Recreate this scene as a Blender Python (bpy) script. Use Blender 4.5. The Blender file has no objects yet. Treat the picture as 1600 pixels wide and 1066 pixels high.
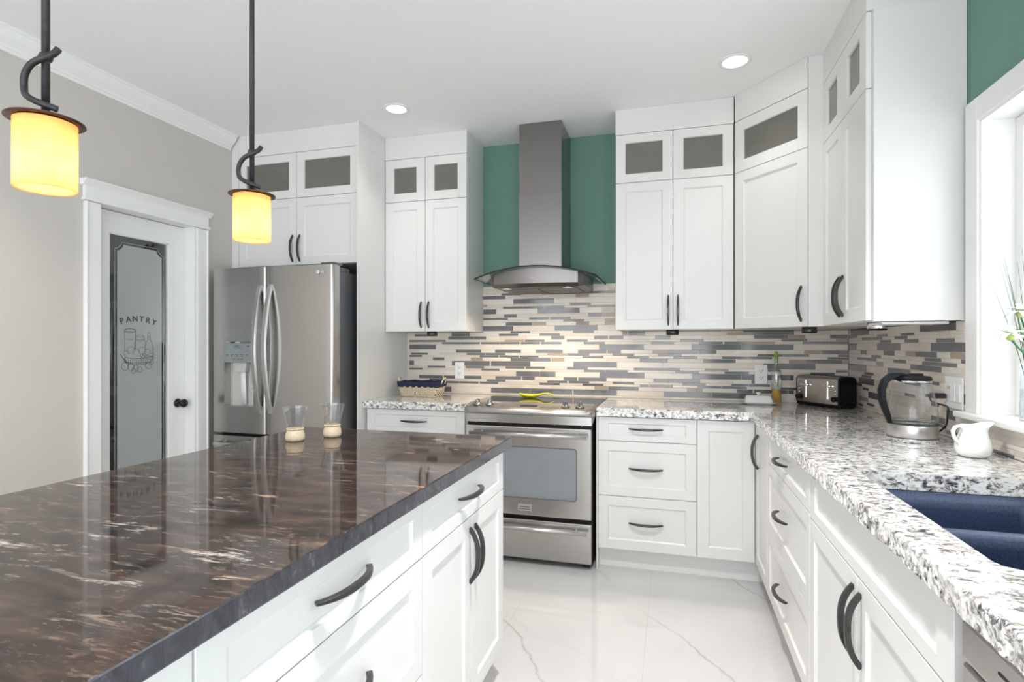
import bpy, bmesh, math, random
from mathutils import Vector, Matrix, noise as mnoise

sc = bpy.context.scene
PI = math.pi
random.seed(7)

# ------------------------------------------------------------------ camera
CAM_Z = 1.28
cd = bpy.data.cameras.new('camera')
cam = bpy.data.objects.new('camera', cd)
sc.collection.objects.link(cam)
cam.location = (0, 0, CAM_Z)
cam.rotation_euler = (PI / 2, 0, 0.28)
cd.sensor_width = 36.0
cd.lens = 865.075 / 1600 * 36.0
cd.shift_y = 0.0039
cd.clip_start = 0.02
sc.camera = cam
sc.cycles.transparent_max_bounces = 32
sc.cycles.max_bounces = 14
sc.cycles.diffuse_bounces = 8

# ------------------------------------------------------------------ world, view
sc.view_settings.view_transform = 'Standard'
sc.view_settings.look = 'None'
sc.view_settings.gamma = 1
sc.view_settings.use_curve_mapping = False
sc.view_settings.exposure = 0.45
w = bpy.data.worlds.new('daylight'); sc.world = w; w.use_nodes = True
bg = w.node_tree.nodes['Background']
bg.inputs[0].default_value = (0.93, 0.965, 1.0, 1)
bg.inputs[1].default_value = 2.1

# room
XL, XR, YB, YF, ZC = -2.905, 1.037, 3.78, -3.2, 2.708
CT = 0.924            # countertop height

def area(name, loc, size, size_y, energy, color, rot):
    l = bpy.data.lights.new(name, 'AREA'); l.shape = 'RECTANGLE'
    l.size = size; l.size_y = size_y; l.energy = energy; l.color = color
    o = bpy.data.objects.new(name, l); o.location = loc; o.rotation_euler = rot
    sc.collection.objects.link(o); return o
# sink window daylight; the others are fill lamps added in unseen openings
area('added_fill_rear', (-1.7, YF - 0.02, 1.35), 1.9, 2.0, 22, (0.93, 0.96, 1.0), (PI / 2, 0, 0))
area('added_fill_aisle', (0.0, YF - 0.02, 1.06), 1.3, 2.05, 22, (0.93, 0.96, 1.0), (PI / 2, 0, 0))
area('added_fill_right', (XR + 0.16, -1.55, 1.15), 1.9, 2.1, 41, (0.83, 0.93, 1.0), (PI / 2, 0, PI / 2))
area('daylight_sink_window', (XR + 0.22, 1.6, 1.56), 1.3, 0.98, 4, (0.86, 0.93, 1.0), (PI / 2, 0, PI / 2))

# ------------------------------------------------------------------ materials
def newmat(name):
    m = bpy.data.materials.new(name); m.use_nodes = True
    nt = m.node_tree; b = nt.nodes['Principled BSDF']
    return m, nt, b
def L(nt, a, b): nt.links.new(a, b)
def N(nt, typ, **kw):
    n = nt.nodes.new(typ)
    for k, v in kw.items():
        if k in n.inputs: n.inputs[k].default_value = v
        else: setattr(n, k, v)
    return n
def coords(nt, scale=(1, 1, 1), rot=(0, 0, 0)):
    tc = N(nt, 'ShaderNodeTexCoord'); mp = N(nt, 'ShaderNodeMapping')
    mp.inputs['Scale'].default_value = scale; mp.inputs['Rotation'].default_value = rot
    L(nt, tc.outputs['Object'], mp.inputs['Vector']); return mp.outputs['Vector']
def ramp(nt, fac, stops, interp='LINEAR'):
    r = N(nt, 'ShaderNodeValToRGB'); cr = r.color_ramp; cr.interpolation = interp
    while len(cr.elements) < len(stops): cr.elements.new(0.5)
    for e, (p, c) in zip(cr.elements, stops):
        e.position = p; e.color = (*c, 1) if len(c) == 3 else c
    L(nt, fac, r.inputs['Fac']); return r.outputs['Color']
def noise(nt, vec, scale, detail=4, rough=0.5, dist=0.0):
    n = N(nt, 'ShaderNodeTexNoise'); n.inputs['Scale'].default_value = scale
    n.inputs['Detail'].default_value = detail; n.inputs['Roughness'].default_value = rough
    n.inputs['Distortion'].default_value = dist
    L(nt, vec, n.inputs['Vector']); return n.outputs['Fac']
def mix(nt, fac, a, b, mode='MIX'):
    n = N(nt, 'ShaderNodeMix'); n.data_type = 'RGBA'; n.blend_type = mode
    for s, v in ((n.inputs[0], fac), (n.inputs[6], a), (n.inputs[7], b)):
        if hasattr(v, 'default_value') or hasattr(v, 'links'): L(nt, v, s)
        elif isinstance(v, (int, float)): s.default_value = v
        else: s.default_value = (*v, 1)
    return n.outputs[2]
def bump(nt, b, h, strength=0.1, dist=0.01):
    n = N(nt, 'ShaderNodeBump'); n.inputs['Strength'].default_value = strength
    n.inputs['Distance'].default_value = dist
    L(nt, h, n.inputs['Height']); L(nt, n.outputs['Normal'], b.inputs['Normal'])
def plain(name, col, rough=0.5, metal=0.0, var=0.03, scale=8, coat=0.0, spec=0.5, bs=0.0):
    m, nt, b = newmat(name)
    v = coords(nt); n = noise(nt, v, scale, 3)
    c = ramp(nt, n, [(0.3, tuple(x * (1 - var) for x in col)), (0.7, tuple(min(1, x * (1 + var)) for x in col))])
    L(nt, c, b.inputs['Base Color'])
    b.inputs['Roughness'].default_value = rough; b.inputs['Metallic'].default_value = metal
    b.inputs['Coat Weight'].default_value = coat; b.inputs['Specular IOR Level'].default_value = spec
    if bs: bump(nt, b, noise(nt, v, scale * 20, 2), bs, 0.002)
    return m
def thin_glass(name, tint, refl=0.12, rough=0.0, body=None, body_fac=0.0):
    m, nt, b = newmat(name)
    out = nt.nodes['Material Output']; nt.nodes.remove(b)
    tr = N(nt, 'ShaderNodeBsdfTransparent'); tr.inputs[0].default_value = (*tint, 1)
    gl = N(nt, 'ShaderNodeBsdfGlossy'); gl.inputs['Roughness'].default_value = rough
    fr = N(nt, 'ShaderNodeLayerWeight'); fr.inputs['Blend'].default_value = 0.5
    pw = N(nt, 'ShaderNodeMath', operation='POWER'); L(nt, fr.outputs['Facing'], pw.inputs[0]); pw.inputs[1].default_value = 4.0
    ma = N(nt, 'ShaderNodeMath', operation='MULTIPLY_ADD'); L(nt, pw.outputs[0], ma.inputs[0]); ma.inputs[1].default_value = 0.8; ma.inputs[2].default_value = refl * 0.35
    ms = N(nt, 'ShaderNodeMixShader')
    L(nt, ma.outputs[0], ms.inputs[0])
    base = tr.outputs[0]
    if body is not None:
        df = N(nt, 'ShaderNodeBsdfDiffuse'); df.inputs[0].default_value = (*body, 1)
        mb_ = N(nt, 'ShaderNodeMixShader'); mb_.inputs[0].default_value = body_fac
        L(nt, tr.outputs[0], mb_.inputs[1]); L(nt, df.outputs[0], mb_.inputs[2]); base = mb_.outputs[0]
    L(nt, base, ms.inputs[1]); L(nt, gl.outputs[0], ms.inputs[2]); L(nt, ms.outputs[0], out.inputs[0])
    return m
def emit(name, col, s):
    m, nt, b = newmat(name)
    b.inputs['Base Color'].default_value = (*col, 1)
    b.inputs['Emission Color'].default_value = (*col, 1); b.inputs['Emission Strength'].default_value = s
    return m

M = {}
M['cabinet'] = plain('cabinet_white_lacquer', (0.725, 0.72, 0.71), 0.34, var=0.008, scale=2)
M['interior'] = plain('cabinet_interior_melamine', (0.62, 0.60, 0.55), 0.5, var=0.02)
M['ceiling'] = plain('ceiling_paint', (0.86, 0.86, 0.86), 0.9, var=0.006, bs=0.05)
M['greige'] = plain('greige_wall_paint', (0.57, 0.535, 0.50), 0.75, var=0.01, bs=0.04)
M['teal'] = plain('teal_wall_paint', (0.145, 0.275, 0.225), 0.7, var=0.02, bs=0.04)
M['trim'] = plain('white_trim_paint', (0.82, 0.82, 0.81), 0.35, var=0.008)
M['pull'] = plain('dark_bronze_metal', (0.075, 0.07, 0.07), 0.32, 0.75, var=0.15, scale=30)
M['black'] = plain('black_plastic', (0.008, 0.008, 0.010), 0.45, var=0.1, spec=0.18)
M['gasket'] = plain('matte_black_gap', (0.01, 0.01, 0.012), 0.6, var=0.1)
M['knobchrome'] = plain('dark_chrome', (0.34, 0.34, 0.345), 0.14, 1.0, var=0.01)
M['chrome'] = plain('polished_chrome', (0.78, 0.78, 0.78), 0.12, 1.0, var=0.01)
M['whiteplastic'] = plain('white_plastic', (0.82, 0.82, 0.82), 0.3, var=0.01)
M['porcelain'] = plain('white_porcelain', (0.84, 0.84, 0.83), 0.12, var=0.01, coat=0.3)
M['slot'] = plain('dark_slot', (0.05, 0.05, 0.05), 0.6)
M['navycloth'] = plain('navy_cloth', (0.012, 0.016, 0.05), 0.85, var=0.25, scale=60, bs=0.3)
M['yellow'] = plain('yellow_glaze', (0.62, 0.60, 0.01), 0.15, var=0.05, coat=0.5)
M['oil'] = plain('golden_oil', (0.75, 0.42, 0.01), 0.08, var=0.05)
M['herb'] = plain('green_herb', (0.22, 0.42, 0.03), 0.4, var=0.3, scale=60)
M['iron'] = plain('wrought_iron', (0.042, 0.038, 0.042), 0.42, 0.5, var=0.2, scale=60, bs=0.2)
M['copper'] = plain('bronze_disc', (0.11, 0.06, 0.045), 0.38, 0.7, var=0.3, scale=40)
M['sink'] = plain('navy_composite', (0.026, 0.043, 0.092), 0.36, var=0.45, scale=240)
M['cord'] = plain('black_cord', (0.012, 0.012, 0.014), 0.45)
M['knob'] = plain('black_knob_metal', (0.012, 0.012, 0.016), 0.12, 0.3)
M['pantry'] = plain('pantry_shell_paint', (0.52, 0.40, 0.31), 0.8)
M['jarred'] = plain('pantry_goods_red', (0.30, 0.06, 0.04), 0.5)
M['jarblue'] = plain('pantry_goods_blue', (0.03, 0.12, 0.20), 0.5)
M['ink'] = plain('etched_grey_ink', (0.06, 0.075, 0.08), 0.6)
M['petal'] = plain('white_petal', (0.86, 0.88, 0.84), 0.6, var=0.03, scale=40)
M['stem'] = plain('green_stem', (0.03, 0.16, 0.05), 0.45, var=0.3, scale=40)
M['grassblade'] = plain('dark_grass_blade', (0.05, 0.10, 0.05), 0.5, var=0.3, scale=40)
M['bud'] = plain('yellow_green_sepal', (0.36, 0.45, 0.12), 0.5, var=0.2, scale=40)
M['display'] = plain('pale_blue_display', (0.25, 0.275, 0.28), 0.2, var=0.05)
M['greyplastic'] = plain('pale_grey_plastic', (0.55, 0.54, 0.52), 0.35)
M['fridgeside'] = plain('grey_enamel', (0.125, 0.13, 0.14), 0.35, 0.3, var=0.05)
M['ceramglass'] = plain('black_ceramic_glass', (0.012, 0.012, 0.014), 0.04, var=0.1, spec=0.6)
M['ovenglass'] = plain('oven_window_glass', (0.25, 0.27, 0.29), 0.08, var=0.04, spec=0.9)
M['badge'] = plain('engraved_badge', (0.62, 0.60, 0.58), 0.3, 0.8)
M['grout'] = plain('grout', (0.74, 0.70, 0.65), 0.8, var=0.04)
M['t_dark'] = plain('dark_grey_glass_tile', (0.135, 0.135, 0.145), 0.09, var=0.12, scale=5, spec=0.6)
M['cabglass'] = thin_glass('cabinet_pane_glass', (0.60, 0.60, 0.56), 0.2, body=(0.36, 0.35, 0.31), body_fac=0.35)
M['clear'] = thin_glass('clear_glass', (0.96, 0.97, 0.98), 0.38)
M['kettleglass'] = thin_glass('kettle_glass', (0.97, 0.975, 0.98), 0.05)
M['canopyglass'] = thin_glass('canopy_glass', (0.78, 0.86, 0.83), 0.30)
M['doorclear'] = thin_glass('door_clear_glass', (0.80, 0.84, 0.84), 0.3)
M['windowglass'] = thin_glass('window_glass', (0.98, 1.0, 1.0), 0.08)
M['water'] = thin_glass('water', (0.93, 0.96, 0.97), 0.3)
M['lampwarm'] = emit('downlight_lens', (1.0, 0.93, 0.82), 9.0)
M['hoodlamp'] = emit('hood_lamp_lens', (1.0, 0.86, 0.62), 14.0)

def m_stone(name, c, s):
    m, nt, b = newmat(name)
    v = coords(nt, (6, 6, 110)); n = noise(nt, v, 1.2, 5, 0.6, 0.4)
    n2 = noise(nt, coords(nt), 2.6, 2)
    a = ramp(nt, n, [(0.3, tuple(x * (1 - s) for x in c)), (0.7, tuple(min(1, x * (1 + s)) for x in c))])
    d = ramp(nt, n2, [(0.35, (0.86, 0.85, 0.84)), (0.65, (1, 1, 1))])
    L(nt, mix(nt, 1.0, a, d, 'MULTIPLY'), b.inputs['Base Color'])
    b.inputs['Roughness'].default_value = 0.22
    return m
M['t_light'] = m_stone('cream_stone_tile', (0.80, 0.745, 0.675), 0.07)
M['t_light2'] = m_stone('beige_stone_tile', (0.73, 0.655, 0.575), 0.10)
M['t_tan'] = m_stone('brown_stone_tile', (0.42, 0.32, 0.255), 0.14)

def m_steel(name, col, rough, axis=2, bs=0.02):
    m, nt, b = newmat(name)
    s = [2.0, 2.0, 2.0]
    for i in range(3):
        if i == axis: s[i] = 420.0
    n = noise(nt, coords(nt, tuple(s)), 1.0, 2)
    L(nt, ramp(nt, n, [(0.25, tuple(x * 0.985 for x in col)), (0.75, col)]), b.inputs['Base Color'])
    b.inputs['Metallic'].default_value = 1.0
    r = N(nt, 'ShaderNodeMapRange'); r.inputs[3].default_value = rough * 0.98; r.inputs[4].default_value = rough * 1.02
    L(nt, n, r.inputs[0]); L(nt, r.outputs[0], b.inputs['Roughness'])
    if bs > 0.01: bump(nt, b, n, bs, 0.0005)
    return m
M['steel'] = m_steel('brushed_steel', (0.50, 0.48, 0.465), 0.27, bs=0.0)
M['fridgesteel'] = m_steel('fridge_steel', (0.50, 0.48, 0.465), 0.24, bs=0.03)
M['handlesteel'] = m_steel('satin_handle_steel', (0.62, 0.61, 0.60), 0.28, bs=0.0)
M['hoodsteel'] = m_steel('hood_steel', (0.27, 0.255, 0.25), 0.24, bs=0.0)
M['hoodbody'] = m_steel('hood_body_steel', (0.20, 0.19, 0.185), 0.33)

def m_granite():
    m, nt, b = newmat('white_granite')
    v = coords(nt)
    n1 = noise(nt, coords(nt, (0.72, 1.1, 1)), 56, 8, 0.70, 0.8)
    c = ramp(nt, n1, [(0.36, (0.03, 0.03, 0.038)), (0.415, (0.17, 0.165, 0.175)), (0.46, (0.47, 0.455, 0.445)), (0.49, (0.74, 0.73, 0.715)), (0.62, (0.86, 0.86, 0.85))])
    n2 = noise(nt, v, 26, 6, 0.65, 0.5)
    f = ramp(nt, n2, [(0.54, (0, 0, 0)), (0.64, (1, 1, 1))])
    c = mix(nt, f, c, mix(nt, 0.5, c, (0.30, 0.22, 0.18)))
    n3 = noise(nt, coords(nt, (0.6, 1.2, 1)), 66, 5, 0.65, 0.8)
    n4 = noise(nt, v, 9, 3, 0.6, 0.4)
    f3 = mix(nt, 1.0, ramp(nt, n3, [(0.39, (1, 1, 1)), (0.44, (0, 0, 0))]), ramp(nt, n4, [(0.36, (0.25, 0.25, 0.25)), (0.6, (1, 1, 1))]), 'MULTIPLY')
    c = mix(nt, f3, c, (0.03, 0.03, 0.038))
    L(nt, c, b.inputs['Base Color']); b.inputs['Roughness'].default_value = 0.07
    b.inputs['Specular IOR Level'].default_value = 0.75; b.inputs['Coat Weight'].default_value = 0.4; b.inputs['Coat Roughness'].default_value = 0.02
    return m
M['granite'] = m_granite()

def m_island():
    m, nt, b = newmat('dark_brown_granite')
    r1, r2 = math.radians(-26), math.radians(-18)
    base = ramp(nt, noise(nt, coords(nt, (5, 16, 16), (0, 0, r1)), 1.6, 8, 0.66, 0.5), [(0.30, (0.012, 0.009, 0.009)), (0.50, (0.040, 0.027, 0.023)), (0.70, (0.095, 0.060, 0.046))])
    patch = ramp(nt, noise(nt, coords(nt, (1, 1.7, 1), (0, 0, r1)), 3.2, 3, 0.6), [(0.45, (0.03, 0.03, 0.03)), (0.62, (1, 1, 1))])
    def vein(sc_, rot, k, a, b_, d):
        return ramp(nt, noise(nt, coords(nt, sc_, (0, 0, rot)), k, 9, 0.72, d), [(a, (0, 0, 0)), (b_, (1, 1, 1))])
    big = mix(nt, 1.0, vein((4.5, 21, 21), r2, 1.5, 0.565, 0.64, 0.45), patch, 'MULTIPLY')
    fine = mix(nt, 1.0, vein((16, 62, 62), r1, 1.6, 0.54, 0.66, 0.5), ramp(nt, noise(nt, coords(nt), 4.2, 3), [(0.42, (0.05, 0.05, 0.05)), (0.62, (0.8, 0.8, 0.8))]), 'MULTIPLY')
    col = ramp(nt, noise(nt, coords(nt), 5, 4), [(0.38, (0.58, 0.53, 0.50)), (0.50, (0.45, 0.33, 0.26)), (0.62, (0.30, 0.18, 0.12))])
    c = mix(nt, fine, base, mix(nt, 0.5, col, (0.30, 0.19, 0.13)))
    c = mix(nt, big, c, col)
    L(nt, c, b.inputs['Base Color']); b.inputs['Roughness'].default_value = 0.05
    b.inputs['Specular IOR Level'].default_value = 0.42
    return m
M['islandstone'] = m_island()
def m_island_edge():  # bluish window reflection painted into the colour of the island's side faces
    m, nt, b = newmat('granite_edge_painted_reflection')
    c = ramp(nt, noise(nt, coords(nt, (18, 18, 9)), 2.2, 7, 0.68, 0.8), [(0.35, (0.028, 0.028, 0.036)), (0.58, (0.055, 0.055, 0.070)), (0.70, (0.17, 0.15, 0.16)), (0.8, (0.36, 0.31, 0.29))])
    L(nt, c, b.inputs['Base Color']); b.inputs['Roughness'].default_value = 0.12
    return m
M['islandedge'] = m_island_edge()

def m_floor():
    m, nt, b = newmat('white_marble_tile')
    v = coords(nt)
    # veins: thin ridges of a distorted noise
    def veins(rot, off, freq, w_, strength, wob, thr):
        """long diagonal fissures: contour lines of a stretched, wobbling coordinate, broken up by a mask"""
        tc = N(nt, 'ShaderNodeTexCoord'); mp = N(nt, 'ShaderNodeMapping'); mp.inputs['Rotation'].default_value = (0, 0, rot); mp.inputs['Location'].default_value = (off, off * 0.7, 0)
        L(nt, tc.outputs['Object'], mp.inputs['Vector'])
        sx = N(nt, 'ShaderNodeSeparateXYZ'); L(nt, mp.outputs['Vector'], sx.inputs[0])
        nz = noise(nt, mp.outputs['Vector'], 2.2, 7, 0.62, 0.2)
        ml = N(nt, 'ShaderNodeMath', operation='MULTIPLY_ADD'); L(nt, nz, ml.inputs[0]); ml.inputs[1].default_value = wob; L(nt, sx.outputs['X'], ml.inputs[2])
        fm = N(nt, 'ShaderNodeMath', operation='PINGPONG'); L(nt, ml.outputs[0], fm.inputs[0]); fm.inputs[1].default_value = freq
        ln_ = ramp(nt, fm.outputs[0], [(0.0, (strength,) * 3), (w_ * 0.4, (strength * 0.5,) * 3), (w_, (0, 0, 0))])
        mk = ramp(nt, noise(nt, mp.outputs['Vector'], 1.3, 2), [(thr, (0, 0, 0)), (thr + 0.1, (1, 1, 1))])
        return mix(nt, 1.0, ln_, mk, 'MULTIPLY')
    v1 = veins(math.radians(-36), 0.37, 0.33, 0.009, 0.95, 0.20, 0.30)
    v2 = veins(math.radians(-58), 1.9, 0.27, 0.004, 0.5, 0.30, 0.48)
    soft = ramp(nt, noise(nt, v, 1.5, 4), [(0.35, (0.54, 0.535, 0.54)), (0.65, (0.60, 0.595, 0.60))])
    c = mix(nt, v1, soft, (0.40, 0.37, 0.36))
    c = mix(nt, v2, c, (0.46, 0.43, 0.42))
    # grout: 0.61 x 1.22 m tiles
    br = N(nt, 'ShaderNodeTexBrick'); br.inputs['Scale'].default_value = 1.0
    br.inputs['Brick Width'].default_value = 1.22; br.inputs['Row Height'].default_value = 0.613
    br.inputs['Mortar Size'].default_value = 0.0016; br.offset = 0.5
    tc = N(nt, 'ShaderNodeTexCoord'); mp = N(nt, 'ShaderNodeMapping')
    mp.inputs['Rotation'].default_value = (0, 0, PI / 2); mp.inputs['Location'].default_value = (0.22, 0.107 - 0.0, 0)
    L(nt, tc.outputs['Object'], mp.inputs['Vector']); L(nt, mp.outputs['Vector'], br.inputs['Vector'])
    c = mix(nt, br.outputs['Fac'], c, (0.50, 0.49, 0.48))
    L(nt, c, b.inputs['Base Color']); b.inputs['Roughness'].default_value = 0.07
    b.inputs['Specular IOR Level'].default_value = 0.55
    return m
M['floor'] = m_floor()

def m_shade():
    m, nt, b = newmat('amber_glass_shade')
    out = nt.nodes['Material Output']; nt.nodes.remove(b)
    c = ramp(nt, noise(nt, coords(nt), 22, 4, 0.6), [(0.3, (0.95, 0.66, 0.33)), (0.7, (1.0, 0.78, 0.46))])
    t = N(nt, 'ShaderNodeBsdfTranslucent'); d = N(nt, 'ShaderNodeBsdfDiffuse')
    L(nt, c, t.inputs[0]); L(nt, c, d.inputs[0])
    ms = N(nt, 'ShaderNodeMixShader'); ms.inputs[0].default_value = 0.30
    L(nt, t.outputs[0], ms.inputs[1]); L(nt, d.outputs[0], ms.inputs[2]); L(nt, ms.outputs[0], out.inputs[0])
    return m
M['shade'] = m_shade()

def m_frost():
    m, nt, b = newmat('frosted_pane')
    out = nt.nodes['Material Output']
    b.inputs['Base Color'].default_value = (0.44, 0.465, 0.46, 1); b.inputs['Roughness'].default_value = 0.16
    n = noise(nt, coords(nt), 400, 2); bump(nt, b, n, 0.02, 0.001)
    tr = N(nt, 'ShaderNodeBsdfTransparent'); tr.inputs[0].default_value = (0.7, 0.75, 0.76, 1)
    ms = N(nt, 'ShaderNodeMixShader'); ms.inputs[0].default_value = 0.14
    L(nt, b.outputs[0], ms.inputs[1]); L(nt, tr.outputs[0], ms.inputs[2]); L(nt, ms.outputs[0], out.inputs[0])
    return m
M['frost'] = m_frost()

def m_wicker():
    m, nt, b = newmat('cream_wicker')
    wv = N(nt, 'ShaderNodeTexWave'); wv.inputs['Scale'].default_value = 30; wv.inputs['Distortion'].default_value = 1.5
    L(nt, coords(nt), wv.inputs['Vector'])
    L(nt, ramp(nt, wv.outputs['Fac'], [(0.2, (0.45, 0.36, 0.24)), (0.7, (0.80, 0.72, 0.58))]), b.inputs['Base Color'])
    b.inputs['Roughness'].default_value = 0.6
    return m
M['wicker'] = m_wicker()
def m_cork():
    m, nt, b = newmat('pale_ash_wood')
    n = noise(nt, coords(nt, (30, 30, 120)), 4, 4, 0.6)
    L(nt, ramp(nt, n, [(0.3, (0.50, 0.36, 0.22)), (0.6, (0.74, 0.62, 0.45))]), b.inputs['Base Color'])
    b.inputs['Roughness'].default_value = 0.55
    return m
M['wood'] = m_cork()
M['mesh'] = plain('filter_mesh', (0.22, 0.20, 0.19), 0.4, 0.8, var=0.3, scale=200)

# ------------------------------------------------------------------ mesh helpers
class MB:
    def __init__(s): s.bm = bmesh.new()
    def _merge(s, bm, mi=0, smooth=False):
        for f in bm.faces: f.material_index = mi; f.smooth = smooth
        me = bpy.data.meshes.new('tmp'); bm.to_mesh(me); bm.free()
        s.bm.from_mesh(me); bpy.data.meshes.remove(me)
    def box(s, x0, y0, z0, x1, y1, z1, bev=0.0, mi=0, seg=1, mat=None):
        bm = bmesh.new(); bmesh.ops.create_cube(bm, size=1)
        for v in bm.verts:
            v.co = Vector(((x0 + x1) / 2 + v.co.x * (x1 - x0), (y0 + y1) / 2 + v.co.y * (y1 - y0), (z0 + z1) / 2 + v.co.z * (z1 - z0)))
        if x1 < x0 or y1 < y0 or z1 < z0: bmesh.ops.recalc_face_normals(bm, faces=bm.faces)
        if bev > 0: bmesh.ops.bevel(bm, geom=list(bm.edges), offset=bev, segments=seg, affect='EDGES', profile=0.5)
        if mat is not None: bmesh.ops.transform(bm, matrix=mat, verts=bm.verts)
        s._merge(bm, mi); return s
    def prism(s, pts, z0, z1, mi=0, smooth=False, bev=0.0):
        bm = bmesh.new()
        a = [bm.verts.new((x, y, z0)) for x, y in pts]; b = [bm.verts.new((x, y, z1)) for x, y in pts]
        bm.faces.new(a); bm.faces.new(b)
        n = len(pts)
        for i in range(n): bm.faces.new((a[i], a[(i + 1) % n], b[(i + 1) % n], b[i]))
        bmesh.ops.recalc_face_normals(bm, faces=bm.faces)
        if bev: bmesh.ops.bevel(bm, geom=[e for e in bm.edges], offset=bev, segments=1, affect='EDGES')
        s._merge(bm, mi); 
        return s
    def extrude_profile(s, prof, p0, p1, out, up=Vector((0, 0, 1)), mi=0):
        """prof: (o,u) points swept from p0 to p1"""
        bm = bmesh.new(); p0 = Vector(p0); p1 = Vector(p1); out = Vector(out)
        a = [bm.verts.new(p0 + out * o + up * u) for o, u in prof]; b = [bm.verts.new(p1 + out * o + up * u) for o, u in prof]
        n = len(prof); bm.faces.new(a); bm.faces.new(b)
        for i in range(n): bm.faces.new((a[i], a[(i + 1) % n], b[(i + 1) % n], b[i]))
        bmesh.ops.recalc_face_normals(bm, faces=bm.faces); s._merge(bm, mi); return s
    def lathe(s, prof, c=(0, 0, 0), seg=32, mi=0, axis='z', smooth=True, scale=(1, 1)):
        bm = bmesh.new(); rings = []
        for r, z in prof:
            ring = []
            for i in range(seg):
                t = 2 * PI * i / seg
                x, y = r * math.cos(t) * scale[0], r * math.sin(t) * scale[1]
                p = {'z': (x, y, z), 'y': (x, z, y), 'x': (z, x, y)}[axis]
                ring.append(bm.verts.new((c[0] + p[0], c[1] + p[1], c[2] + p[2])))
            rings.append(ring)
        for a, b in zip(rings, rings[1:]):
            for i in range(seg): bm.faces.new((a[i], a[(i + 1) % seg], b[(i + 1) % seg], b[i]))
        if prof[0][0] > 1e-6: bm.faces.new(rings[0])
        if prof[-1][0] > 1e-6: bm.faces.new(rings[-1])
        bmesh.ops.remove_doubles(bm, verts=bm.verts, dist=1e-6)
        bmesh.ops.recalc_face_normals(bm, faces=bm.faces); s._merge(bm, mi, smooth)
        return s
    def tube(s, pts, r, seg=8, mi=0, caps=True, flat=None):
        """sweep a circle (or w x t rectangle if flat=(side,w_list,t_list)) along points"""
        bm = bmesh.new(); pts = [Vector(p) for p in pts]; n = len(pts)
        rr = r if isinstance(r, (list, tuple)) else [r] * n
        prevu = None; rings = []
        for i, p in enumerate(pts):
            d = (pts[min(i + 1, n - 1)] - pts[max(i - 1, 0)]).normalized()
            if prevu is None:
                ref = Vector((0, 0, 1)) if abs(d.z) < 0.9 else Vector((1, 0, 0))
                u = d.cross(ref).normalized()
            else:
                u = (prevu - d * prevu.dot(d)).normalized()
            prevu = u; v = d.cross(u)
            rings.append([bm.verts.new(p + (u * math.cos(2 * PI * k / seg) + v * math.sin(2 * PI * k / seg)) * rr[i]) for k in range(seg)])
        for a, b in zip(rings, rings[1:]):
            for k in range(seg): bm.faces.new((a[k], a[(k + 1) % seg], b[(k + 1) % seg], b[k]))
        if caps: bm.faces.new(rings[0]); bm.faces.new(rings[-1])
        bmesh.ops.recalc_face_normals(bm, faces=bm.faces); s._merge(bm, mi, True); return s
    def strip(s, pts, side, ws, ts, mi=0):
        """sweep a rectangle: half-width ws along `side`, thickness ts along the local normal"""
        bm = bmesh.new(); pts = [Vector(p) for p in pts]; side = Vector(side).normalized(); n = len(pts); rings = []
        for i, p in enumerate(pts):
            d = (pts[min(i + 1, n - 1)] - pts[max(i - 1, 0)]).normalized(); nn = d.cross(side).normalized()
            w_, t_ = ws[i], ts[i]; c = min(w_, t_) * 0.35
            cr = [(w_ - c, t_), (w_, t_ - c), (w_, -t_ + c), (w_ - c, -t_), (-w_ + c, -t_), (-w_, -t_ + c), (-w_, t_ - c), (-w_ + c, t_)]
            rings.append([bm.verts.new(p + side * a + nn * b) for a, b in cr])
        for a, b in zip(rings, rings[1:]):
            for k in range(8): bm.faces.new((a[k], a[(k + 1) % 8], b[(k + 1) % 8], b[k]))
        bm.faces.new(rings[0]); bm.faces.new(rings[-1])
        bmesh.ops.recalc_face_normals(bm, faces=bm.faces); s._merge(bm, mi, True); return s
    def build(s, name, mats, parent=None, smooth_angle=None):
        me = bpy.data.meshes.new(name); s.bm.to_mesh(me); s.bm.free()
        for m in (mats if isinstance(mats, (list, tuple)) else [mats]): me.materials.append(m)
        o = bpy.data.objects.new(name, me); sc.collection.objects.link(o)
        if parent: o.parent = parent
        if smooth_angle is not None: me.set_sharp_from_angle(angle=math.radians(smooth_angle))
        return o
def thing(name, label, cat, loc=(0, 0, 0), rz=0, group=None):
    o = bpy.data.objects.new(name, None); sc.collection.objects.link(o)
    o.empty_display_size = 0.1; o.location = loc; o.rotation_euler = (0, 0, rz)
    o['label'] = label; o['category'] = cat
    if group: o['group'] = group
    return o
def tag(o, label, cat, group=None):
    o['label'] = label; o['category'] = cat
    if group: o['group'] = group
    return o
def struct(o, label=None):
    o['kind'] = 'structure'
    if label: o['label'] = label
    return o

# ================================================================== ROOM
T = 0.16
m = MB(); m.box(XL - 1.6, YF - T, -0.1, XR + T, YB + T, 0); struct(m.build('floor', M['floor']))
m = MB(); m.box(XL - 1.6, YF - T, ZC, XR + T, YB + T, ZC + 0.1); struct(m.build('ceiling', M['ceiling']))
m = MB(); m.box(XL - T, YB, 0, XR + T, YB + T, ZC); struct(m.build('wall_back', M['teal']))
# left wall with the pantry door opening
DY0, DY1, DZ = 2.21, 2.82, 2.035
m = MB()
for b in ((XL - 0.14, YF, 0, XL, DY0, ZC), (XL - 0.14, DY1, 0, XL, YB, ZC), (XL - 0.14, DY0, DZ, XL, DY1, ZC)): m.box(*b)
struct(m.build('wall_left', M['greige']))
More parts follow.
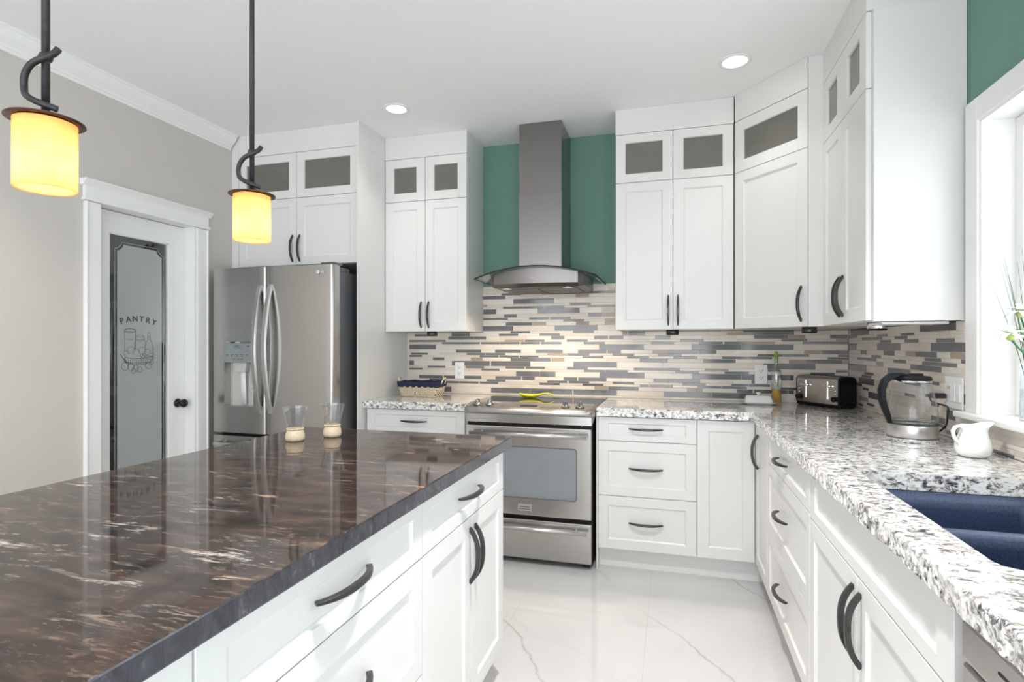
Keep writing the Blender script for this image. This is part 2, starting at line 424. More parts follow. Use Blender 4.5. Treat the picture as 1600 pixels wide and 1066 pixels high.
# right wall: sink window opening, and an unseen opening added for fill light
WY0, WY1, WZ0, WZ1 = 0.92, 2.289, 1.052, 2.062
m = MB()
PY0, PY1, PZ = -2.55, -0.55, 2.2
for b in ((WY1, YB, 0, ZC), (WY0, WY1, 0, WZ0 - 0.035), (WY0, WY1, WZ1, ZC), (PY1, WY0, 0, ZC), (PY0, PY1, PZ, ZC), (YF, PY0, 0, ZC)):
    m.box(XR, b[0], b[2], XR + T, b[1], b[3])
struct(m.build('wall_right', M['teal']))
# unseen wall behind the camera, with openings added to admit fill light
m = MB()
for b in ((XL - T, -2.65, 0, ZC), (-0.75, -0.65, 0, ZC), (0.65, XR + T, 0, ZC), (-2.65, -0.75, 0, 0.35), (-2.65, -0.75, 2.35, ZC), (-0.65, 0.65, 2.1, ZC)):
    m.box(b[0], YF - T, b[2], b[1], YF, b[3])
struct(m.build('wall_front', M['greige']))

# crown moulding on the left wall (ends at the fridge cabinet)
prof = [(0, 0), (0.068, 0), (0.068, -0.010), (0.060, -0.016), (0.056, -0.03), (0.045, -0.046), (0.030, -0.060), (0.018, -0.070), (0.016, -0.080), (0.010, -0.084), (0.010, -0.098), (0, -0.098)]
m = MB(); m.extrude_profile(prof, (XL, YF + 0.02, ZC), (XL, 3.11, ZC), (1, 0, 0)); struct(m.build('trim_1', M['trim'], smooth_angle=None), 'white crown moulding along the top of the left wall')
# baseboard left wall
m = MB(); m.box(XL, YF, 0, XL + 0.015, DY0 - 0.09, 0.13, 0.003); m.box(XL, DY1 + 0.09, 0, XL + 0.015, 3.1, 0.13, 0.003); struct(m.build('baseboard_left', M['trim']))

# ---------------- pantry door
door = struct(thing('door_1', 'white pantry door with frosted glass pane', 'door', (XL, (DY0 + DY1) / 2, 0)))
del door['category']
def dl(m, name, mat, par=door, **k):
    o = m.build(name, mat, par, **k); o.data.transform(Matrix.Translation((-XL, -(DY0 + DY1) / 2, 0))); return o
m = MB()
cw = 0.087
for y0, y1 in ((DY0 - cw, DY0 - 0.004), (DY1 + 0.004, DY1 + cw)):
    m.box(XL + 0.001, y0 + 0.0015, 0, XL + 0.020, y1 - 0.0015, DZ - 0.012, 0.001); m.box(XL + 0.001, (y0 if y0 < 2.4 else y1 - 0.012), 0, XL + 0.026, (y0 + 0.012 if y0 < 2.4 else y1), DZ - 0.012, 0.002)
dl(m, 'door_casing', M['trim'])
m = MB(); y0, y1 = DY0 - cw - 0.002, DY1 + cw + 0.002
m.box(XL + 0.001, y0 - 0.008, DZ - 0.010, XL + 0.030, y1 + 0.008, DZ + 0.008, 0.004, seg=2)
m.box(XL + 0.001, y0, DZ + 0.008, XL + 0.022, y1, DZ + 0.070, 0.001)
pr = [(0, 0), (0.024, 0), (0.028, 0.006), (0.034, 0.014), (0.044, 0.022), (0.048, 0.026), (0.048, 0.032), (0, 0.032)]
m.extrude_profile(pr, (XL + 0.001, y0 - 0.014, DZ + 0.068), (XL + 0.001, y1 + 0.014, DZ + 0.068), (1, 0, 0))
dl(m, 'door_head_crown', M['trim'])
m = MB(); XD = XL - 0.078        # door leaf face
m.box(XL - 0.139, DY0 - 0.004, 0, XL + 0.002, DY0 + 0.004, DZ); m.box(XL - 0.139, DY1 - 0.004, 0, XL + 0.002, DY1 + 0.004, DZ); m.box(XL - 0.139, DY0, DZ - 0.008, XL + 0.002, DY1, DZ)
dl(m, 'door_jamb', M['trim'])
PY_0, PY_1, PZ_0, PZ_1 = 2.325, 2.704, 0.26, 1.905
m = MB(); t0 = XD - 0.036
for b in ((DY0 + 0.006, PY_0, 0.01, DZ - 0.012), (PY_1, DY1 - 0.006, 0.01, DZ - 0.012), (PY_0, PY_1, 0.01, PZ_0), (PY_0, PY_1, PZ_1, DZ - 0.012)):
    m.box(t0, b[0], b[2], XD, b[1], b[3])
for b in ((PY_0, PY_0 + 0.006, PZ_0, PZ_1), (PY_1 - 0.006, PY_1, PZ_0, PZ_1), (PY_0, PY_1, PZ_0, PZ_0 + 0.006), (PY_0, PY_1, PZ_1 - 0.006, PZ_1)):
    m.box(t0 + 0.004, b[0], b[2], XD - 0.005, b[1], b[3])
leaf = dl(m, 'door_leaf', M['trim'])
XP = XD - 0.016
m = MB(); m.box(XP - 0.004, PY_0, PZ_0, XP, PY_1, PZ_1); pane = dl(m, 'glass_pane', M['doorclear'])
# frosted field with clipped corners
def clipped(y0, y1, z0, z1, c):
    return [(y0, z0), (y1, z0), (y1, z1 - c), (y1 - c * 0.35, z1 - c), (y1 - c * 0.35 - c * 0.65, z1 - 0.35 * c), (y1 - c, z1), (y0 + c, z1), (y0 + c, z1 - 0.35 * c), (y0 + c * 0.35, z1 - c), (y0, z1 - c)]
def yzprism(m, pts, x0, x1):
    bm = bmesh.new(); a = [bm.verts.new((x0, y, z)) for y, z in pts]; b = [bm.verts.new((x1, y, z)) for y, z in pts]
    bm.faces.new(a); bm.faces.new(b); n = len(pts)
    for i in range(n): bm.faces.new((a[i], a[(i + 1) % n], b[(i + 1) % n], b[i]))
    bmesh.ops.recalc_face_normals(bm, faces=bm.faces); m._merge(bm)
m = MB(); yzprism(m, clipped(PY_0 + 0.056, PY_1 - 0.040, PZ_0 + 0.05, PZ_1 - 0.055, 0.035), XP, XP + 0.0015); dl(m, 'frosted_field', M['frost'], par=door)
m = MB()
def outline(m, pts, wd, x):
    n = len(pts)
    for i in range(n):
        a, b = Vector((x, *pts[i])), Vector((x, *pts[(i + 1) % n])); m.tube([a, b], wd, 4)
outline(m, clipped(PY_0 + 0.043, PY_1 - 0.028, PZ_0 + 0.038, PZ_1 - 0.042, 0.038), 0.0022, XP + 0.001)
dl(m, 'frosted_border_line', M['frost'], par=door)
# PANTRY lettering: each letter a mesh face set on an arc
def text_mesh(bm, s, size, mat, bold=0.0):
    cu = bpy.data.curves.new('t', 'FONT'); cu.body = s; cu.size = size; cu.align_x = 'CENTER'; cu.extrude = 0.0004; cu.offset = bold
    o = bpy.data.objects.new('t', cu); sc.collection.objects.link(o)
    bpy.context.view_layer.update(); dg = bpy.context.evaluated_depsgraph_get()
    me = o.evaluated_get(dg).to_mesh(); me2 = me.copy() if False else bpy.data.meshes.new('t2')
    b2 = bmesh.new(); b2.from_mesh(me); bmesh.ops.transform(b2, matrix=mat, verts=b2.verts); b2.to_mesh(me2); b2.free()
    bm.from_mesh(me2); o.evaluated_get(dg).to_mesh_clear()
    bpy.data.objects.remove(o); bpy.data.curves.remove(cu); bpy.data.meshes.remove(me2)
YC = 2.514; ZT = 1.418
m = MB(); R_ = 0.30; xf = XP + 0.0022
# text lies in the YZ plane facing +X; reading direction +Y
for i, ch in enumerate('PANTRY'):
    a = (i - 2.5) * 0.132
    y = YC - 0.004 + R_ * math.sin(a); z = ZT - R_ * (1 - math.cos(a))
    basis = Matrix(((0, 0, 1, xf), (1, 0, 0, y), (0, 1, 0, z), (0, 0, 0, 1)))
    text_mesh(m.bm, ch, 0.046, basis @ Matrix.Rotation(-a, 4, 'Z'), 0.0009)
for f in m.bm.faces: f.material_index = 0
lt = dl(m, 'lettering', M['ink'], par=door); lt['label'] = 'grey arched word PANTRY on the glass'
# etched still life drawn in lines
m = MB()
def ln(pts, wd=0.0013):
    m.tube([(xf - 0.0008, YC + y, 1.21 + z) for y, z in pts], wd * 0.8, 4)
def ell(cy, cz, ry, rz, a0=0, a1=360, n=14, wd=0.0013):
    ln([(cy + ry * math.cos(math.radians(a0 + (a1 - a0) * i / n)), cz + rz * math.sin(math.radians(a0 + (a1 - a0) * i / n))) for i in range(n + 1)], wd)
ell(-0.055, 0.155, 0.034, 0.009, wd=0.002); ln([(-0.089, 0.155), (-0.086, 0.09), (-0.088, 0.03)], 0.002); ln([(-0.021, 0.155), (-0.024, 0.09), (-0.023, 0.045)], 0.0016)
ell(-0.055, 0.148, 0.033, 0.009, 180, 360)
for k in range(5): ln([(-0.072 + k * 0.008, 0.098), (-0.072 + k * 0.008, 0.106)], 0.0012)
ell(0.008, 0.122, 0.024, 0.006); ell(0.008, 0.108, 0.026, 0.006, 180, 360); ell(0.008, 0.100, 0.026, 0.006, 180, 360); ln([(-0.016, 0.122), (-0.018, 0.10), (-0.026, 0.088), (-0.026, 0.045)]); ln([(0.032, 0.122), (0.034, 0.10), (0.040, 0.088), (0.040, 0.04)])
ln([(0.058, 0.142), (0.072, 0.142), (0.072, 0.10), (0.084, 0.085), (0.092, 0.06), (0.092, -0.04), (0.084, -0.05), (0.06, -0.05)], 0.002)
ln([(0.058, 0.142), (0.058, 0.10), (0.046, 0.085), (0.042, 0.062)], 0.0018); ln([(0.058, 0.120), (0.072, 0.120)])
ell(0.0, -0.018, 0.088, 0.018, 180, 360, wd=0.0018); ell(0.0, 0.005, 0.088, 0.014, 170, 370, wd=0.0018); ln([(-0.088, 0.005), (-0.080, -0.034), (-0.03, -0.045), (0.03, -0.045), (0.076, -0.034), (0.088, 0.005)], 0.002)
for k in range(-5, 6): ln([(k * 0.014, -0.012), (k * 0.013, -0.038)], 0.0012)
for cy, cz, r in ((-0.05, 0.038, 0.024), (-0.018, 0.030, 0.020), (0.022, 0.036, 0.024), (0.055, 0.030, 0.018), (-0.076, 0.022, 0.016)): ell(cy, cz, r, r * 0.9, -20, 230)
for a, b in ((0.016, 0.010), (0.026, 0.000), (0.036, 0.012), (0.030, 0.022), (0.046, 0.004), (0.040, -0.010), (0.020, -0.010)): ell(a, b, 0.008, 0.008)
for cy, cz, r in ((-0.086, -0.052, 0.022), (-0.050, -0.058, 0.020), (-0.02, -0.066, 0.018), (0.004, -0.074, 0.016), (-0.035, -0.080, 0.014), (0.062, -0.052, 0.02)): ell(cy, cz, r, r * 1.05, wd=0.0016)
for k in range(6): ln([(-0.118 + k * 0.006, 0.022 - k * 0.010), (-0.098 + k * 0.006, -0.002 - k * 0.006), (-0.085, -0.03)], 0.0014)
ell(0.075, -0.006, 0.03, 0.008); ell(0.08, 0.012, 0.024, 0.007)
dr = dl(m, 'etched_drawing', M['ink'], par=door); dr['label'] = 'etched line drawing of jars, a bottle and a fruit basket'
# knob
m = MB(); ky, kz = 2.764, 0.915
m.lathe([(0.0, 0), (0.027, 0), (0.028, 0.003), (0.024, 0.007), (0.011, 0.009), (0.010, 0.030), (0.014, 0.034), (0.025, 0.042), (0.027, 0.052), (0.023, 0.060), (0.0, 0.064)], (XD, ky, kz), 28, axis='x'); dl(m, 'door_knob', M['knob'])
m = MB()
for z in (0.3, 1.0, 1.8): m.box(XD - 0.002, DY0 + 0.002, z - 0.04, XD + 0.005, DY0 + 0.012, z + 0.04, 0.002)
dl(m, 'hinge_leaf', M['chrome'])

# pantry behind the door
m = MB(); px0, px1, py0, py1 = XL - 1.35, XL - 0.141, 1.85, 3.2
m.box(px0 - 0.05, py0 - 0.05, 0.001, px0, py1 + 0.05, 2.45); m.box(px0, py0 - 0.05, 0.001, px1, py0, 2.45); m.box(px0, py1, 0.001, px1, py1 + 0.05, 2.45); m.box(px0 - 0.05, py0 - 0.05, 2.45, px1, py1 + 0.05, 2.5)
struct(m.build('wall_pantry', M['pantry']))
for k, z in enumerate((0.55, 0.95, 1.25, 1.58)):
    m = MB(); m.box(px0 + 0.005, py0 + 0.005, z, px0 + 0.38, py1 - 0.005, z + 0.016); m.box(px0 + 0.375, py0 + 0.005, z - 0.03, px0 + 0.385, py1 - 0.005, z + 0.02)
    tag(m.build('pantry_shelf', M['trim']), ['lowest', 'second lowest', 'second highest', 'highest'][k] + ' white shelf inside the pantry behind the glass door', 'shelf', 'pantry shelves')
    for j in range(5):
        y = py0 + 0.16 + j * 0.25 + 0.03 * ((k + j) % 2); h = 0.12 + 0.05 * ((j * 3 + k) % 3)
        m = MB(); m.lathe([(0, 0), (0.045, 0), (0.048, 0.006), (0.048, h * 0.8), (0.036, h * 0.9), (0.036, h), (0, h)], (px0 + 0.24, y, z + 0.0162), 20)
        o = m.build('pantry_jar', M['jarred' if (j + k) % 2 else 'jarblue'])
        tag(o, 'blurred coloured jar on a pantry shelf behind the glass door', 'jar', 'jars on the pantry shelves')

# ---------------- sink window
win = struct(thing('window_1', 'white framed window over the sink', 'window', (XR, WY1, WZ0))); del win['category']
def wl(m, name, mat, **k):
    o = m.build(name, mat, win, **k); o.data.transform(Matrix.Translation((-XR, -WY1, -WZ0))); return o
m = MB(); c0 = 0.078
m.box(XR - 0.020, WY1 - 0.002, WZ0 - 0.012, XR - 0.0005, WY1 + c0, WZ1 + c0, 0.002)
m.box(XR - 0.020, WY0 - c0, WZ0 - 0.012, XR - 0.0005, WY0 + 0.002, WZ1 + c0, 0.002)
m.box(XR - 0.0195, WY0, WZ1 - 0.002, XR - 0.0005, WY1, WZ1 + c0, 0.002)
wl(m, 'window_casing', M['trim'])
m = MB(); xi = XR + 0.12
m.box(XR - 0.012, WY1 - 0.012, WZ0 - 0.0118, XR + T, WY1 - 0.0005, WZ1); m.box(XR - 0.012, WY0 + 0.0005, WZ0 - 0.0118, XR + T, WY0 + 0.012, WZ1); m.box(XR - 0.012, WY0 + 0.012, WZ1 - 0.012, XR + T, WY1 - 0.012, WZ1 - 0.0005)
wl(m, 'window_jamb', M['trim'])
m = MB(); m.box(XR - 0.045, WY0 - c0 - 0.03, WZ0 - 0.034, XR - 0.0005, WY1 + c0 + 0.035, WZ0 - 0.012, 0.006, seg=3); m.box(XR - 0.001, WY0 + 0.001, WZ0 - 0.0345, XR + T + 0.03, WY1 - 0.001, WZ0 - 0.012)
wl(m, 'window_sill', M['trim'])
m = MB(); x0 = xi - 0.035; f_ = 0.045
a, b, c, d = WY0 + 0.013, WY1 - 0.013, WZ0 - 0.011, WZ1 - 0.013
for q in ((a, a + f_, c, d), (b - f_, b, c, d), (a + f_, b - f_, c, c + f_), (a + f_, b - f_, d - f_, d), ((a + b) / 2 - 0.025, (a + b) / 2 + 0.025, c + f_, d - f_)):
    m.box(x0, q[0], q[2], xi, q[1], q[3], 0.003)
wl(m, 'window_frame', M['trim'])
m = MB(); m.box(x0 + 0.014, a + f_, c + f_, x0 + 0.018, b - f_, d - f_); wl(m, 'window_pane', M['windowglass'])

# ---------------- mosaic backsplash
BACK_ROWS = [
 (0.014,[]),
 (0.037,[(-1.636,-1.546,'d'),(-1.242,-0.95,'d'),(-0.946,-0.652,'d'),(-0.646,-0.351,'d'),(-0.046,0.251,'d'),(0.255,0.538,'d')]),
 (0.025,[(-0.502,-0.409,'t'),(-0.403,-0.207,'d'),(0.099,0.195,'t'),(0.399,0.494,'d'),(0.5,0.697,'d'),(0.702,0.729,'d'),(0.818,0.911,'t')]),
 (0.0165,[(-1.61,-1.484,'d'),(-1.48,-1.336,'d'),(-1.328,-1.187,'d'),(-0.885,-0.741,'d'),(-0.584,-0.441,'d'),(-0.2,-0.143,'d'),(-0.135,0.009,'d'),(0.164,0.309,'d'),(0.314,0.459,'d'),(0.655,0.795,'d'),(0.865,0.993,'d')]),
 (0.0165,[(-1.722,-1.58,'d'),(-1.274,-1.132,'d'),(-0.83,-0.688,'d'),(-0.68,-0.536,'d'),(-0.38,-0.237,'d'),(0.07,0.215,'d'),(0.369,0.469,'d'),(0.474,0.595,'d'),(0.771,0.865,'d')]),
 (0.025,[(-1.806,-1.614,'d'),(-1.607,-1.315,'d'),(-1.209,-1.017,'d'),(-1.01,-0.918,'d'),(-0.713,-0.62,'d'),(-0.613,-0.42,'d'),(-0.113,-0.019,'d'),(-0.014,0.18,'d'),(0.486,0.581,'d'),(0.911,1.002,'d')]),
 (0.037,[(-1.056,-0.883,'d'),(-0.88,-0.771,'d'),(-0.466,-0.172,'d'),(0.133,0.427,'d'),(0.429,0.729,'d')]),
 (0.0165,[(-1.885,-1.775,'d'),(-1.315,-1.177,'d'),(-0.573,-0.429,'d'),(-0.424,-0.278,'d'),(0.026,0.172,'d'),(0.326,0.471,'d'),(0.818,0.956,'d')]),
 (0.0165,[(-1.734,-1.593,'d'),(-1.436,-1.293,'d'),(-1.134,-0.993,'d'),(-0.986,-0.846,'d'),(-0.69,-0.546,'d'),(-0.24,-0.068,'d'),(-0.068,0.055,'d'),(0.208,0.352,'t'),(0.581,0.655,'d'),(0.961,1.024,'d')]),
 (0.037,[(-1.885,-1.845,'d'),(-1.543,-1.25,'d'),(-1.242,-0.95,'d'),(-0.646,-0.351,'d'),(0.554,0.85,'d')]),
 (0.025,[(-1.694,-1.601,'d'),(-1.396,-1.305,'t'),(-1.096,-0.806,'d'),(-0.8,-0.707,'t'),(-0.201,-0.023,'d'),(0.198,0.394,'d'),(0.7,0.797,'t'),(0.8,0.997,'d'),(0.999,1.028,'t')]),
 (0.0165,[(-1.885,-1.781,'d'),(-1.328,-1.185,'d'),(-1.179,-1.036,'d'),(-1.03,-0.891,'d'),(-0.584,-0.44,'d'),(-0.285,-0.141,'d'),(0.015,0.162,'d'),(0.312,0.461,'d'),(0.464,0.607,'d'),(0.915,1.028,'d')]),
 (0.0165,[(-1.872,-1.731,'d'),(-1.428,-1.283,'d'),(-1.28,-1.134,'d'),(-0.83,-0.688,'t'),(-0.682,-0.536,'d'),(-0.38,-0.237,'d'),(-0.082,0.064,'d'),(0.52,0.67,'d'),(0.672,0.815,'d'),(0.971,1.028,'d')]),
 (0.025,[(-1.51,-1.318,'d'),(-1.211,-1.019,'d'),(-0.912,-0.72,'d'),(-0.615,-0.42,'d'),(-0.414,-0.323,'d'),(-0.117,-0.019,'t'),(-0.015,0.18,'d'),(0.183,0.279,'d'),(0.786,0.882,'t'),(0.886,1.028,'d')]),
 (0.037,[(-1.885,-1.669,'d'),(-0.47,-0.175,'d'),(0.129,0.427,'d'),(0.432,0.728,'d')]),
 (0.0165,[(-1.62,-1.474,'d'),(-1.47,-1.326,'d'),(-1.32,-1.177,'d'),(-1.173,-1.028,'d'),(-1.022,-0.881,'d'),(-0.874,-0.729,'d'),(-0.576,-0.431,'d'),(-0.126,0.019,'d'),(0.174,0.317,'d'),(0.325,0.471,'d'),(0.476,0.623,'t'),(0.777,0.922,'d'),(0.927,1.027,'d')]),
 (0.0165,[(-1.885,-1.74,'d'),(-1.736,-1.591,'d'),(-1.139,-0.997,'t'),(-0.991,-0.849,'d'),(-0.692,-0.547,'d'),(0.057,0.2,'d'),(0.658,0.804,'d'),(0.961,1.028,'t')]),
 (0.025,[(-1.571,-1.373,'d'),(-1.371,-1.278,'d'),(-0.802,-0.707,'d'),(-0.504,-0.409,'d'),(-0.402,-0.308,'d'),(-0.1,-0.005,'d'),(0.501,0.697,'d'),(0.701,0.793,'t'),(0.929,1.024,'d')]),
 (0.018,[(-1.841,-1.722,'d'),(-1.546,-1.403,'d'),(-1.182,-1.04,'d'),(-0.885,-0.741,'d'),(-0.317,-0.281,'t'),(-0.274,-0.167,'d'),(0.34,0.435,'t'),(0.438,0.731,'d')]),
 (0.018,[(-1.546,-1.403,'d'),(-1.096,-0.952,'d'),(-0.65,-0.505,'d'),(-0.317,-0.281,'t'),(-0.274,-0.167,'d'),(0.438,0.731,'d')]),
 (0.037,[(-1.301,-1.076,'d'),(-0.777,-0.48,'d')]),
 (0.025,[(-1.13,-0.938,'d'),(-0.937,-0.837,'t'),(-0.628,-0.537,'d'),(-0.432,-0.364,'t')]),
 (0.0165,[(-0.714,-0.57,'d'),(-0.432,-0.364,'t')]),
 (0.0165,[(-1.301,-1.115,'d'),(-0.959,-0.822,'d'),(-0.807,-0.665,'d')]),
 (0.025,[(-1.144,-1.048,'d'),(-0.544,-0.454,'d'),(-0.454,-0.364,'t')]),
 (0.037,[(-1.299,-1.201,'d'),(-0.898,-0.603,'d')]),
 (0.0165,[(-1.152,-1.006,'d'),(-1.001,-0.856,'d'),(-0.85,-0.707,'d'),(-0.55,-0.364,'t')]),
 (0.0165,[(-1.301,-1.27,'t'),(-0.669,-0.524,'d')]),
 (0.037,[(-1.076,-0.782,'d')]),
 (0.025,[(-1.301,-1.134,'d'),(-0.631,-0.537,'t')]),
 (0.0165,[(-1.164,-1.018,'d'),(-0.865,-0.718,'d'),(-0.714,-0.579,'d'),(-0.576,-0.436,'d'),(-0.436,-0.364,'t')]),
 (0.037,[]),
]
RIGHT_ROWS = [
 (0.014,[]),
 (0.037,[(1.938,2.195,'d'),(2.183,2.231,'d')]),
 (0.025,[(2.094,2.256,'d')]),
 (0.0165,[(2.335,2.546,'d'),(3.509,3.578,'d')]),
 (0.0165,[(2.308,2.391,'d'),(2.537,2.669,'d'),(3.332,3.442,'d')]),
 (0.025,[(2.362,2.391,'d'),(2.546,2.669,'d'),(3.426,3.578,'t')]),
 (0.037,[(2.465,2.537,'d'),(3.188,3.426,'d')]),
 (0.0165,[(2.362,2.391,'d'),(2.597,2.669,'d'),(3.416,3.515,'d')]),
 (0.0165,[(2.827,2.936,'d'),(3.526,3.632,'d')]),
 (0.037,[(2.362,2.513,'d'),(3.332,3.578,'d')]),
 (0.0165,[(2.765,2.936,'d'),(3.378,3.532,'d')]),
 (0.0165,[(2.597,2.725,'d'),(3.341,3.492,'d')]),
 (0.037,[(2.875,3.142,'d'),(3.455,3.781,'d')]),
 (0.025,[(2.577,2.671,'d'),(2.674,2.875,'d'),(3.202,3.303,'t')]),
 (0.0165,[(2.454,2.599,'d'),(2.604,2.752,'d'),(2.921,3.069,'d'),(3.303,3.613,'d')]),
 (0.0165,[(2.364,2.422,'d'),(2.581,2.73,'d'),(3.234,3.379,'d')]),
 (0.025,[(2.364,2.506,'t'),(2.618,2.822,'d'),(2.828,2.925,'t'),(3.057,3.197,'d'),(3.455,3.551,'d')]),
 (0.037,[(2.364,2.671,'d'),(2.986,3.29,'d'),(3.623,3.781,'d')]),
 (0.0165,[(2.471,2.623,'d'),(2.788,2.939,'d'),(3.1,3.247,'d')]),
 (0.0165,[(2.905,3.055,'d'),(3.222,3.37,'d'),(3.379,3.529,'d')]),
 (0.0125,[(2.832,2.98,'d'),(3.142,3.29,'d'),(3.623,3.781,'d')]),
 (0.037,[(2.462,2.777,'d'),(3.412,3.733,'d')]),
]

def tiles(name, rows, along, lo, hi, plane, zlimits, sign, top_of, label):
    """one mesh of single tiles set in grout; `along` 0 = x on the back wall, 1 = y on the right wall"""
    m = MB(); rnd = random.Random(3); g = 0.0011; z = CT
    bmt = bmesh.new()
    def slab(u0, u1, z0, z1, mi, th):
        if u1 - u0 < 0.003 or z1 - z0 < 0.003: return
        p0, p1 = plane, plane - th
        c = 0.0008
        def P_(u, z, p): return (u, p, z) if along == 0 else (p, u, z)
        A = [bmt.verts.new(P_(*q)) for q in ((u0, z0, p0), (u1, z0, p0), (u1, z1, p0), (u0, z1, p0))]
        B = [bmt.verts.new(P_(*q)) for q in ((u0, z0, p1 + c), (u1, z0, p1 + c), (u1, z1, p1 + c), (u0, z1, p1 + c))]
        C = [bmt.verts.new(P_(*q)) for q in ((u0 + c, z0 + c, p1), (u1 - c, z0 + c, p1), (u1 - c, z1 - c, p1), (u0 + c, z1 - c, p1))]
        for X, Y in ((A, B), (B, C)):
            for i in range(4):
                f = bmt.faces.new((X[i], X[(i + 1) % 4], Y[(i + 1) % 4], Y[i])); f.material_index = mi
        f = bmt.faces.new(C); f.material_index = mi
    for h, L_ in rows:
        z0, z1 = z + g, z + h - g
        segs = []; cur = lo
        def fill(a, b):
            ln_ = {True: 0.30, False: 0.20}[h > 0.03]
            while b - a > ln_ * 1.35:
                s_ = ln_ * rnd.choice((0.5, 1.0, 1.0)); segs.append((a, a + s_, None)); a += s_
            segs.append((a, b, None))
        for a, b, k in L_:
            a, b = max(a, lo), min(b, hi)
            if b - a < 0.004 or b <= cur: continue
            if a - cur > 0.006: fill(cur, a)
            else: a = cur
            segs.append((a, b, k)); cur = b
        if hi - cur > 0.004: fill(cur, hi)
        for a, b, k in segs:
            lim = zlimits((a + b) / 2)
            zz1 = min(z1, lim[1])
            if zz1 <= z0: continue
            mi = {'d': 3, 't': 4, None: rnd.choice((1, 1, 2))}[k]
            slab(a + g, b - g, z0, zz1, mi, 0.0088 if k == 'd' else 0.0084)
        z += h
    bmesh.ops.recalc_face_normals(bmt, faces=bmt.faces)
    me = bpy.data.meshes.new('t'); bmt.to_mesh(me); bmt.free(); m.bm.from_mesh(me); bpy.data.meshes.remove(me)
    for (u0, u1, za, zb) in top_of:
        if along == 0: m.box(u0, plane - 0.0065, za, u1, plane, zb)
        else: m.box(plane - 0.0065, u0, za, plane, u1, zb)
    o = m.build(name, [M['grout'], M['t_light'], M['t_light2'], M['t_dark'], M['t_tan']])
    return struct(tag(o, label, 'backsplash'))
UB = 1.372
def zb(x): return (CT, 1.70 if -1.300 < x < -0.325 else UB - 0.003)
tiles('wall_back_backsplash', BACK_ROWS, 0, -1.905, 1.027, YB - 0.0005, zb, 1, [(-1.905, 1.027, CT, UB - 0.003), (-1.300, -0.330, UB - 0.003, 1.695)], 'cream, tan and grey strip mosaic backsplash on the back wall')
rr = list(reversed(RIGHT_ROWS)); acc = UB; keep = []
for h, L_ in rr:
    if acc - h < CT: h = acc - CT
    if h < 0.004: break
    keep.append((h, L_)); acc -= h
    if acc <= CT + 0.001: break
keep.reverse()
def zr(y): return (CT, UB - 0.003 if y > WY1 + 0.078 else WZ0 - 0.036)
tiles('wall_right_backsplash', keep, 1, 0.30, YB - 0.010, XR - 0.0005, zr, 1, [(WY1 + 0.079, YB - 0.010, CT, UB - 0.003), (0.30, WY1 + 0.079, CT, WZ0 - 0.036)], 'cream and grey strip mosaic backsplash on the window wall')

# ================================================================== CABINETRY
def shaker(m, x0, z0, x1, z1, rx=0.055, rz=0.055, t=0.020, rec=0.008, gap=0.0016, glass=False, y=0.0):
    x0 += gap; x1 -= gap; z0 += gap; z1 -= gap; c = 0.0014
    def ring(dx, dz, yy): return [(x0 + dx, yy, z0 + dz), (x1 - dx, yy, z0 + dz), (x1 - dx, yy, z1 - dz), (x0 + dx, yy, z1 - dz)]
    back = t
    R_ = [ring(0, 0, y + back), ring(0, 0, y + c), ring(c, c, y), ring(rx, rz, y), ring(rx + 0.002, rz + 0.002, y + 0.004), ring(rx + 0.007, rz + 0.007, y + rec)]
    if glass: R_ = R_[:4] + [ring(rx + 0.003, rz + 0.003, y + 0.004), ring(rx + 0.003, rz + 0.003, y + back)]
    bm = bmesh.new(); V = [[bm.verts.new(p) for p in r] for r in R_]
    for a, b in zip(V, V[1:]):
        for i in range(4): bm.faces.new((a[i], a[(i + 1) % 4], b[(i + 1) % 4], b[i]))
    if glass:
        for i in range(4): bm.faces.new((V[-1][i], V[-1][(i + 1) % 4], V[0][(i + 1) % 4], V[0][i]))
    else:
        bm.faces.new(V[-1]); bm.faces.new(V[0])
    bmesh.ops.recalc_face_normals(bm, faces=bm.faces); m._merge(bm)
def pull(parent, cx, cz, vertical=True, Ln=0.175, name='handle'):
    m = MB(); n = 22; pts = []; ws = []; ts = []
    for i in range(n + 1):
        t = -1 + 2 * i / n; s_ = t * Ln / 2; o_ = -(0.0002 + 0.0290 * (1 - abs(t) ** 2.6))
        pts.append((cx, o_, cz + s_) if vertical else (cx + s_, o_, cz))
        ws.append(0.0030 + 0.0040 * (1 - t * t)); ts.append(0.0070)
    m.strip(pts, (1, 0, 0) if vertical else (0, 0, 1), ws, ts)
    return m.build(name, M['pull'], parent, smooth_angle=40)
def leaf_(root, x0, z0, x1, z1, kind='door', hx=None, hz=None, vert=True, **k):
    m = MB(); shaker(m, x0, z0, x1, z1, **k); d = m.build(kind, M['cabinet'], root)
    if hx is not None: pull(d, hx, hz, vert)
    return d
def glass_leaf(root, x0, z0, x1, z1, rx=0.056, rz=0.052):
    m = MB(); shaker(m, x0, z0, x1, z1, rx=rx, rz=rz, glass=True); d = m.build('glass_door', M['cabinet'], root)
    m = MB(); m.box(x0 + rx - 0.002, 0.010, z0 + rz - 0.002, x1 - rx + 0.002, 0.014, z1 - rz + 0.002); m.build('glass_pane', M['cabglass'], d)
    return d
Z1, Z2, Z3 = UB, 2.261, 2.555
def riser(root, x0, x1, y=0.0, d=0.02, z0=Z3, name='riser_board', ext=()):
    m = MB(); m.box(x0, y, z0 + 0.001, x1, y + d, ZC - 0.001)
    for e in ext: m.box(*e)
    m.build(name, M['cabinet'], root)
